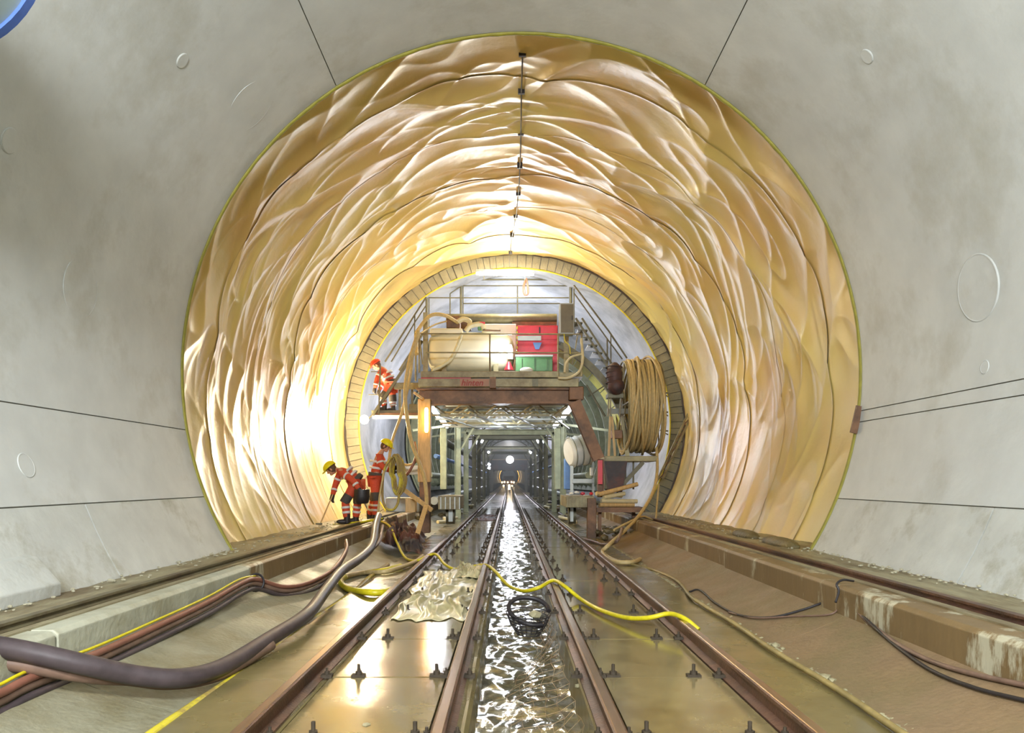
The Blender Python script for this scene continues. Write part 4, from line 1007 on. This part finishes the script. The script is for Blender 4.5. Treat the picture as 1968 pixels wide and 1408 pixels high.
# ------------------------------------------------------------ portal frames, ribs and clutter further in
for k, (d, hw, zt, m, lab) in enumerate(((26, 1.75, 3.0, M_GREEN, 'green steel portal frame right behind the gantry'), (31, 1.75, 3.05, M_GREEN, 'second green portal frame behind the gantry'),
                                    (37, 1.7, 3.2, M_DARK, 'third dark portal frame inside the tunnel'), (43, 1.7, 3.45, M_DARK, 'dark portal frame carrying the first far lamps'),
                                    (52, 1.7, 3.3, M_DARK, 'dark portal frame between the far lamp pairs'), (62, 1.7, 3.3, M_DARK, 'dark portal frame carrying the second far lamps'))):
    e = empty('portal_frame', (0.05, d, -.13), lab, 'frame')
    for s_ in (-1, 1): MB().ibeam((.05 + s_ * hw, d, -.13), (.05 + s_ * hw, d, zt), .16, .2, .02, up=(1, 0, 0)).build('post', m, e)
    MB().ibeam((.05 - hw, d, zt), (.05 + hw, d, zt), .16, .22, .02, up=(0, 0, 1)).build('beam', m, e)
    b = MB()
    for rr_ in (2.15, 2.45):
        b.tube([(.05 + rr_ * math.cos(t), d, zt - 1.1 + rr_ * math.sin(t)) for t in np.linspace(.18 * PI, .82 * PI, 16)], .04, 6)
    for i in range(12):
        t0, t1 = .2 * PI + .6 * PI * i / 12, .2 * PI + .6 * PI * (i + 1) / 12
        r0, r1 = (2.15, 2.45) if i % 2 else (2.45, 2.15)
        b.tube([(.05 + r0 * math.cos(t0), d, zt - 1.1 + r0 * math.sin(t0)), (.05 + r1 * math.cos(t1), d, zt - 1.1 + r1 * math.sin(t1))], .025, 5)
    b.build('arch_truss', m, e)
    for s_ in (-1, 1):
        MB().bar((.05 + s_ * hw, d, zt - 1), (.05 + s_ * (hw - .6), d, zt), .06).build('knee_brace', m, e)
        MB().bar((.05 + s_ * hw, d, zt), (.05 + s_ * (hw + 1.5), d, zt - .2), .08).build('side_strut', m, e)
ribs = empty('formwork_shell', (.158, 30, 0), 'ribbed steel formwork shell lining the tunnel behind the gantry', 'formwork')
for k, d in enumerate(np.arange(31.5, 60, 2.2)):
    shell('rib', M_GREEN, ribs, -25, 205, d, d + .12, 3.75, 4.2, cz=CZ2 - .2 * (d - 20) / 40, seg=40)
shell('skin', M_GREEN, ribs, -28, 208, 31, 60, 4.2, 4.25, cz=CZ2 - .03, cz1=CZ, seg=60)
for s_ in (-1, 1):
    for j, (x, z, r_) in enumerate(((2.35, .5, .13), (2.5, 1.3, .1), (2.3, 1.9, .07), (2.1, 2.4, .12))):
        b = MB(); b.cyl((s_ * x, 24.5, z), (s_ * x, 110, z), r_, 12)
        tag(b.build('service_pipe', (M_GREY, M_GREEN, M_BLUE, M_DARK)[j]), '%s pipe running along the %s of the far tunnel, %s' % (('thick grey', 'green', 'thin blue', 'dark')[j], 'left' if s_ < 0 else 'right', ('lowest', 'second from below', 'third from below', 'topmost')[j]), 'pipe')
hr = random.Random(21)
words = ('nearest', 'second nearest', 'third', 'fourth', 'farthest')
for s_, wd in ((-1, 'left'), (1, 'right')):
    for i in range(5):
        y = 21 + i * 4; x = s_ * (1.75 + .15 * i % .4)
        b = MB(); b.tube(catmull([(x + hr.uniform(-.25, .25), y + j * .9, ground(x) + .08 + hr.uniform(0, .1)) for j in range(6)], 5), hr.uniform(.03, .06), 8)
        tag(b.build('floor_hose', (M_HCRM, M_HBLK, M_HTAN)[i % 3]), '%s hose lying %s of the far tracks' % (words[i], wd), 'hose')
b = MB()
for i in range(160):
    s_ = hr.choice((-1, 1)); x = s_ * hr.uniform(1.7, 3.2); y = hr.uniform(22, 60); b.rock((x, y, ground(x) + .05), hr.uniform(.06, .22), i)
tag(b.build('rubble', M_LEDGE), 'rubble and litter along both sides of the far tracks', 'rubble', kind='stuff')
# dark rear end of another train of wagons, the far membrane and a locomotive
e = empty('rear_wagon', P(980, 905, 88), 'dark platform wagon below the dazzling lamp', 'wagon')
MB().box(-2.1, 2.1, 88, 96, 2.3, 3.4).build('body', M_TARP, e); MB().box(-2.1, -1.8, 88, 88.3, -.13, 2.3).box(1.8, 2.1, 88, 88.3, -.13, 2.3).build('leg', M_DARK, e)
MB().box(-2.3, 2.3, 87.9, 88, 3.4, 3.5).build('roof_edge', M_TAN, e)
e = empty('locomotive', (-.05, 150, -.13), 'distant locomotive with glowing headlamps on the tracks', 'locomotive')
MB().box(-1.0, .9, 150, 155, .3, 1.9).build('body', M_BROWN, e); MB().box(-.8, .7, 149.8, 150, 1.1, 1.7).build('windscreen', M_BLACK, e)
for x, z in ((-1.0, 0.05), (.6, 0.02), (-1.3, .7), (-.85, .75), (-.2, .7), (.5, .75), (.95, .7)): MB().ball((x, 149.6, z), .17, .08, .17).build('headlamp', E_FAR, e)
for x in (-.7, .6): MB().cyl((x - .1, 151, .05), (x + .1, 151, .05), .3, 14).build('wheel', M_DARK, e)
e = tag(shell('far_membrane', M_MEMB, None, -30, 210, 300, 400, RI - .4, RI - .35, seg=40), 'glowing yellow membrane ring far down the tunnel', 'membrane')
point('far_light', (.1, 310, 4.5), 5200, (1, .82, .5), .4)
point('far_light', (.1, 130, 4.6), 260, (1, .85, .65), .3)

# ------------------------------------------------------------ people
def skin_mesh(chains, radii, sub=2, name='x'):
    """chains: list of lists of point keys -> one skinned surface, converted to a mesh"""
    keys = []; edges = []
    for ch in chains:
        for k in ch:
            if k not in keys: keys.append(k)
        edges += [(keys.index(a), keys.index(b)) for a, b in zip(ch[:-1], ch[1:])]
    return keys, edges
def skinned(name, joints, chains, m, parent, root=None, sub=2):
    keys, edges = skin_mesh(chains, None)
    o0 = wloc(parent)
    me = bpy.data.meshes.new(name); me.from_pydata([Vector(joints[k][0]) - o0 for k in keys], edges, [])
    o = bpy.data.objects.new(name, me); COL.objects.link(o)
    md = o.modifiers.new('skin', 'SKIN'); md.use_smooth_shade = True; md.branch_smoothing = .6
    for i, k in enumerate(keys):
        r = joints[k][1]; r = r if isinstance(r, tuple) else (r, r)
        me.skin_vertices[0].data[i].radius = r
        me.skin_vertices[0].data[i].use_root = (k == (root or keys[0]))
    s = o.modifiers.new('sub', 'SUBSURF'); s.levels = sub; s.render_levels = sub
    bpy.context.view_layer.update()
    nm = bpy.data.meshes.new_from_object(o.evaluated_get(bpy.context.evaluated_depsgraph_get()))
    bpy.data.objects.remove(o)
    for p in nm.polygons: p.use_smooth = True
    nm.materials.clear(); nm.materials.append(m); nm.name = name
    q = bpy.data.objects.new(name, nm); COL.objects.link(q); q.parent = parent
    return q
def joined(o, extra):                       # add a builder's faces to an existing mesh object
    b = bmesh.new(); b.from_mesh(o.data); t = bpy.data.meshes.new('t')
    o0 = wloc(o.parent); t.from_pydata([Vector(v) - o0 for v in extra.v], [], extra.f); b.from_mesh(t)
    for f in b.faces: f.smooth = True
    b.to_mesh(o.data); b.free(); bpy.data.meshes.remove(t)
def band(a, b_, t, r, wdt=.03):
    p = Vector(a).lerp(Vector(b_), t); d = (Vector(b_) - Vector(a)).normalized(); u = d.orthogonal().normalized(); v = d.cross(u)
    mb = MB(); mb.tube([p - d * wdt, p - d * wdt * .8, p + d * wdt * .8, p + d * wdt], r, 20, radii=[r * .96, r, r, r * .96]); return mb
def person(label, J, look, helmet, group, scale=1.0, warm=None, gloves=True):
    """J: joint name -> world point. look: direction of the face"""
    J = {k: Vector(v) for k, v in J.items()}
    base = Vector(((J['foot_a'].x + J['foot_b'].x) / 2, (J['foot_a'].y + J['foot_b'].y) / 2, min(J['foot_a'].z, J['foot_b'].z)))
    e = empty('person', base, label, 'person', group)
    S = scale
    chest = J['chest']; pelvis = J['pelvis']; neck = J['neck']; head = J['head']
    belly = pelvis.lerp(chest, .45)
    look = Vector(look).normalized(); up = (head - neck).normalized()
    up = (up + Vector((0, 0, .3))).normalized()
    side = look.cross(up).normalized(); up = side.cross(look).normalized(); R = Matrix((side, look, up)).transposed()
    def jj(rs):
        d = {}
        for k, r in rs.items(): d[k] = (pt[k], r)
        return d
    pt = dict(J); pt['belly'] = belly; pt['chin'] = neck.lerp(head, .55)
    for s_ in 'ab':
        pt['th' + s_] = J['hip_' + s_].lerp(J['knee_' + s_], .5)
        pt['cf' + s_] = J['knee_' + s_].lerp(J['foot_' + s_] + Vector((0, 0, .09)), .35)
        pt['ank' + s_] = J['foot_' + s_] + Vector((0, 0, .09))
        pt['ua' + s_] = J['sh_' + s_].lerp(J['el_' + s_], .5)
        pt['palm' + s_] = J['wr_' + s_] + (J['wr_' + s_] - J['el_' + s_]).normalized() * .05
    chains = [['pelvis', 'belly', 'chest', 'neck', 'chin']]
    for s_ in 'ab':
        chains += [['chest', 'sh_' + s_, 'ua' + s_, 'el_' + s_, 'wr_' + s_, 'palm' + s_], ['pelvis', 'hip_' + s_, 'th' + s_, 'knee_' + s_, 'cf' + s_, 'ank' + s_]]
    rb = dict(pelvis=.12, belly=.115, chest=.125, neck=.055, chin=.058)
    for s_ in 'ab':
        rb.update({'sh_' + s_: .06, 'ua' + s_: .048, 'el_' + s_: .04, 'wr_' + s_: .028, 'palm' + s_: .035, 'hip_' + s_: .09, 'th' + s_: .075, 'knee_' + s_: .055, 'cf' + s_: .055, 'ank' + s_: .038})
    body = skinned('body', jj(rb), chains, M_SKIN, e, 'pelvis')
    hd = MB(); hd.ball(head, .078, .098, .115, 20, 14, R); hd.ball(head + look * .1 - up * .015, .014, .022, .024, 8, 6, R)
    hd.ball(head + look * .055 - up * .075, .045, .045, .035, 12, 8, R)
    for s2 in (-1, 1): hd.ball(head + side * .08 * s2 - up * .01, .012, .022, .033, 8, 6, R)
    # fingers and thumbs
    for s_ in 'ab':
        w_ = J['wr_' + s_]; d = (w_ - J['el_' + s_]).normalized(); sd = d.cross(Vector((0, 1, 0))); sd = sd.normalized() if sd.length > .1 else Vector((0, 0, 1)); nn_ = d.cross(sd).normalized()
        for i, L_ in enumerate((.062, .075, .07, .055)):
            o_ = w_ + d * .075 + nn_ * (i - 1.5) * .02
            hd.tube([o_, o_ + d * L_ * .5 + sd * .01, o_ + d * L_ * .75 + sd * .035, o_ + d * L_ * .7 + sd * .055], .0095, 6, radii=[.0105, .0098, .009, .007])
        o_ = w_ + d * .03 - nn_ * .03
        hd.tube([o_, o_ + d * .03 - nn_ * .022 + sd * .012, o_ + d * .055 - nn_ * .02 + sd * .035], .011, 6, radii=[.014, .011, .009])
    joined(body, hd)
    ey = MB()
    for s2 in (-1, 1): ey.ball(head + look * .09 + side * .03 * s2 + up * .01, .011, .008, .007, 8, 6, R)
    ey.build('eyes', M_BLACK, e)
    MB().ball(head + look * .094 - up * .055, .022, .008, .006, 8, 6, R).build('mouth', M_HRED, e)
    MB().ball(head - look * .012 + up * .01, .088, .1, .118, 18, 12, R).build('hair', M_HAIR, e)
    # face in front of the hair: shift the hair back a little
    e.children[-1].location = Vector(e.children[-1].location) - look * .02
    hm = MB(); hc = head + up * .045; vs = []; fs = []; nu = 24; nv = 8
    for j in range(nv + 1):
        t = PI / 2 * j / nv
        for i in range(nu):
            a = 2 * PI * i / nu; vs.append(hc + R @ Vector((.125 * math.cos(a) * math.cos(t), .148 * math.sin(a) * math.cos(t), .125 * math.sin(t))))
    for j in range(nv): fs += [(j * nu + i, j * nu + (i + 1) % nu, (j + 1) * nu + (i + 1) % nu, (j + 1) * nu + i) for i in range(nu)]
    hm.add(vs, fs, True); hmo = hm.build('helmet', helmet, e); md = hmo.modifiers.new('t', 'SOLIDIFY'); md.thickness = .008
    br = MB(); br.ring(hc, up, .138, .01, 30, 6); br.build('helmet_rim', helmet, e)
    MB().ball(hc + look * .145, .08, .06, .012, 14, 6, R).build('helmet_peak', helmet, e)
    # clothing
    rj = dict(belly=.15, chest=.165, neck=.075, pelvis=.15)
    for s_ in 'ab': rj.update({'sh_' + s_: .092, 'ua' + s_: .078, 'el_' + s_: .066, 'wr_' + s_: .05})
    pt['neck'] = neck.lerp(chest, .25)
    skinned('jacket', jj(rj), [['pelvis', 'belly', 'chest', 'neck']] + [['chest', 'sh_' + s_, 'ua' + s_, 'el_' + s_, 'wr_' + s_] for s_ in 'ab'], M_HIVIS, e, 'chest')
    rt = dict(pelvis=.155)
    for s_ in 'ab': rt.update({'hip_' + s_: .12, 'th' + s_: .105, 'knee_' + s_: .085, 'cf' + s_: .085, 'ank' + s_: .075})
    skinned('trousers', jj(rt), [['pelvis', 'hip_' + s_, 'th' + s_, 'knee_' + s_, 'cf' + s_, 'ank' + s_] for s_ in 'ab'], M_HIVIS, e, 'pelvis')
    band(pelvis, chest, .12, .165, .045).build('waistband', M_NAVY, e)
    band(pelvis, chest, .5, .163, .024).build('reflective_band', M_BAND, e); band(pelvis, chest, .85, .172, .024).build('reflective_band', M_BAND, e)
    for s_ in 'ab':
        band(pt['el_' + s_], pt['wr_' + s_], .45, .066, .02).build('reflective_band', M_BAND, e); band(pt['sh_' + s_], pt['el_' + s_], .55, .082, .02).build('reflective_band', M_BAND, e)
        band(pt['knee_' + s_], pt['ank' + s_], .35, .09, .022).build('reflective_band', M_BAND, e); band(pt['knee_' + s_], pt['ank' + s_], .62, .087, .022).build('reflective_band', M_BAND, e)
        band(pt['th' + s_], pt['knee_' + s_], .78, .098, .09).build('knee_patch', M_NAVY, e)
        f = J['foot_' + s_]; fd = Vector(J['toe_' + s_]) - f; fd.z = 0; fd.normalize(); sd = Vector((-fd.y, fd.x, 0)); RR = Matrix((sd, fd, Vector((0, 0, 1)))).transposed()
        bt = MB(); bt.ball(f + fd * .07 + Vector((0, 0, .045)), .05, .145, .05, 14, 8, RR); bt.tube([f + Vector((0, 0, .02)), f + Vector((0, 0, .08)), f + Vector((0, 0, .2))], .06, 12, radii=[.055, .06, .066])
        bt.build('boot', M_BLACK, e)
        if gloves:
            w_ = pt['palm' + s_]; d = (w_ - J['wr_' + s_]).normalized()
            gl = MB(); gl.tube([w_ - d * .07, w_ - d * .02, w_ + d * .035, w_ + d * .05], .04, 10, radii=[.045, .046, .045, .03])
            sdv = d.cross(Vector((0, 1, 0))); sdv = sdv.normalized() if sdv.length > .1 else Vector((0, 0, 1)); nn_ = d.cross(sdv).normalized()
            for i, L_ in enumerate((.06, .072, .068, .055)):
                o_ = w_ + d * .02 + nn_ * (i - 1.5) * .021
                gl.tube([o_, o_ + d * L_ * .6 + sdv * .01, o_ + d * L_ * .85 + sdv * .035, o_ + d * L_ * .75 + sdv * .06], .012, 6)
            o_ = w_ - d * .02 - nn_ * .032; gl.tube([o_, o_ + d * .03 - nn_ * .024 + sdv * .012, o_ + d * .058 - nn_ * .02 + sdv * .038], .013, 6)
            gl.build('glove', M_BLACK, e)
    return e
# stooping worker
DA = 15.7
def Q(px, py, D=DA, dy=0): return P(px, py, D) + Vector((0, dy, 0))
zb = .28
def foot(px, D): return Vector(((px - VX) * D / F, D, zb))
person('stooping worker in orange workwear and yellow helmet raking the left bench', dict(
    head=Q(637, 901), neck=Q(649, 902), chest=Q(663, 905), pelvis=Q(688, 925), sh_a=Q(656, 906, dy=-.17), sh_b=Q(651, 907, dy=.17),
    el_a=Q(684, 922, dy=-.33), wr_a=Q(697, 940, dy=-.36), el_b=Q(641, 932, dy=.16), wr_b=Q(638, 953, dy=.05),
    hip_a=Q(685, 931, dy=-.1), hip_b=Q(686, 931, dy=.1), knee_a=Q(667, 962, dy=-.18), knee_b=Q(684, 962, dy=.2),
    foot_a=foot(667, DA - .2), foot_b=foot(684, DA + .25), toe_a=foot(650, DA - .25), toe_b=foot(668, DA + .2)),
    (-.75, 0, -.66), M_HELY, 'workers in orange')
b = MB(); b.cyl(Q(640, 950, dy=-.02), Q(620, 1011, dy=-.3), .014, 8); e = empty('rake', Q(620, 1011, dy=-.3), 'thin wooden rake pole in the stooping worker\'s glove', 'rake'); b.build('pole', M_TAN, e)
MB().box(e.location.x - .06, e.location.x + .06, e.location.y - .03, e.location.y + .03, .27, .3).build('head', M_DARK, e)
e = empty('black_bucket', Q(701, 966, dy=-.36), 'round black bucket carried by the stooping worker', 'bucket')
bc = Q(702, 953, dy=-.36)
b = MB(); b.tube([bc + Vector((0, 0, z)) for z in (.14, .0, -.12, -.14)], .14, 24, radii=[.15, .155, .13, .1]); b.build('body', M_BLACK, e)
b = MB(); b.ring(bc + Vector((0, 0, .1)), (0, 1, 0), .13, .006, 20, 5, 0, PI); b.build('bail', M_DARK, e)
# standing worker
DB = 16.8
person('standing worker in orange workwear and yellow helmet beside the hose coil', dict(
    head=P(741, 857, DB), neck=P(733, 868, DB), chest=P(727, 882, DB), pelvis=P(722, 916, DB), sh_a=P(730, 876, DB) + Vector((0, -.19, 0)), sh_b=P(728, 876, DB) + Vector((0, .19, 0)),
    el_a=P(737, 898, DB) + Vector((0, -.22, 0)), wr_a=P(754, 905, DB) + Vector((0, -.16, 0)), el_b=P(738, 897, DB) + Vector((0, .2, 0)), wr_b=P(755, 899, DB) + Vector((0, .02, 0)),
    hip_a=P(722, 923, DB) + Vector((0, -.1, 0)), hip_b=P(722, 923, DB) + Vector((0, .1, 0)), knee_a=P(724, 958, DB) + Vector((0, -.14, 0)), knee_b=P(717, 958, DB) + Vector((0, .14, 0)),
    foot_a=foot(721, DB - .12), foot_b=foot(710, DB + .22), toe_a=foot(738, DB - .2), toe_b=foot(728, DB + .1)),
    (.85, -.15, -.5), M_HELY, 'workers in orange')
# worker on the side platform
DC = 19.5; zc = P(0, 787.5, DC - .4).z
def footc(px, D): return Vector(((px - VX) * D / F, D, zc))
person('worker with red helmet bending down on the left side platform', dict(
    head=P(724, 702, DC), neck=P(733, 707, DC), chest=P(741, 714, DC), pelvis=P(752, 738, DC), sh_a=P(736, 712, DC) + Vector((0, -.18, 0)), sh_b=P(735, 712, DC) + Vector((0, .18, 0)),
    el_a=P(727, 732, DC) + Vector((0, -.22, 0)), wr_a=P(723, 749, DC) + Vector((0, -.2, 0)), el_b=P(732, 733, DC) + Vector((0, .2, 0)), wr_b=P(727, 750, DC) + Vector((0, .12, 0)),
    hip_a=P(751, 743, DC) + Vector((0, -.1, 0)), hip_b=P(752, 743, DC) + Vector((0, .1, 0)), knee_a=P(738, 763, DC) + Vector((0, -.14, 0)), knee_b=P(753, 766, DC) + Vector((0, .15, 0)),
    foot_a=footc(739, DC - .15), foot_b=footc(756, DC + .15), toe_a=footc(725, DC - .2), toe_b=footc(742, DC + .1)),
    (-.8, -.1, -.6), M_HELR, 'workers in orange')
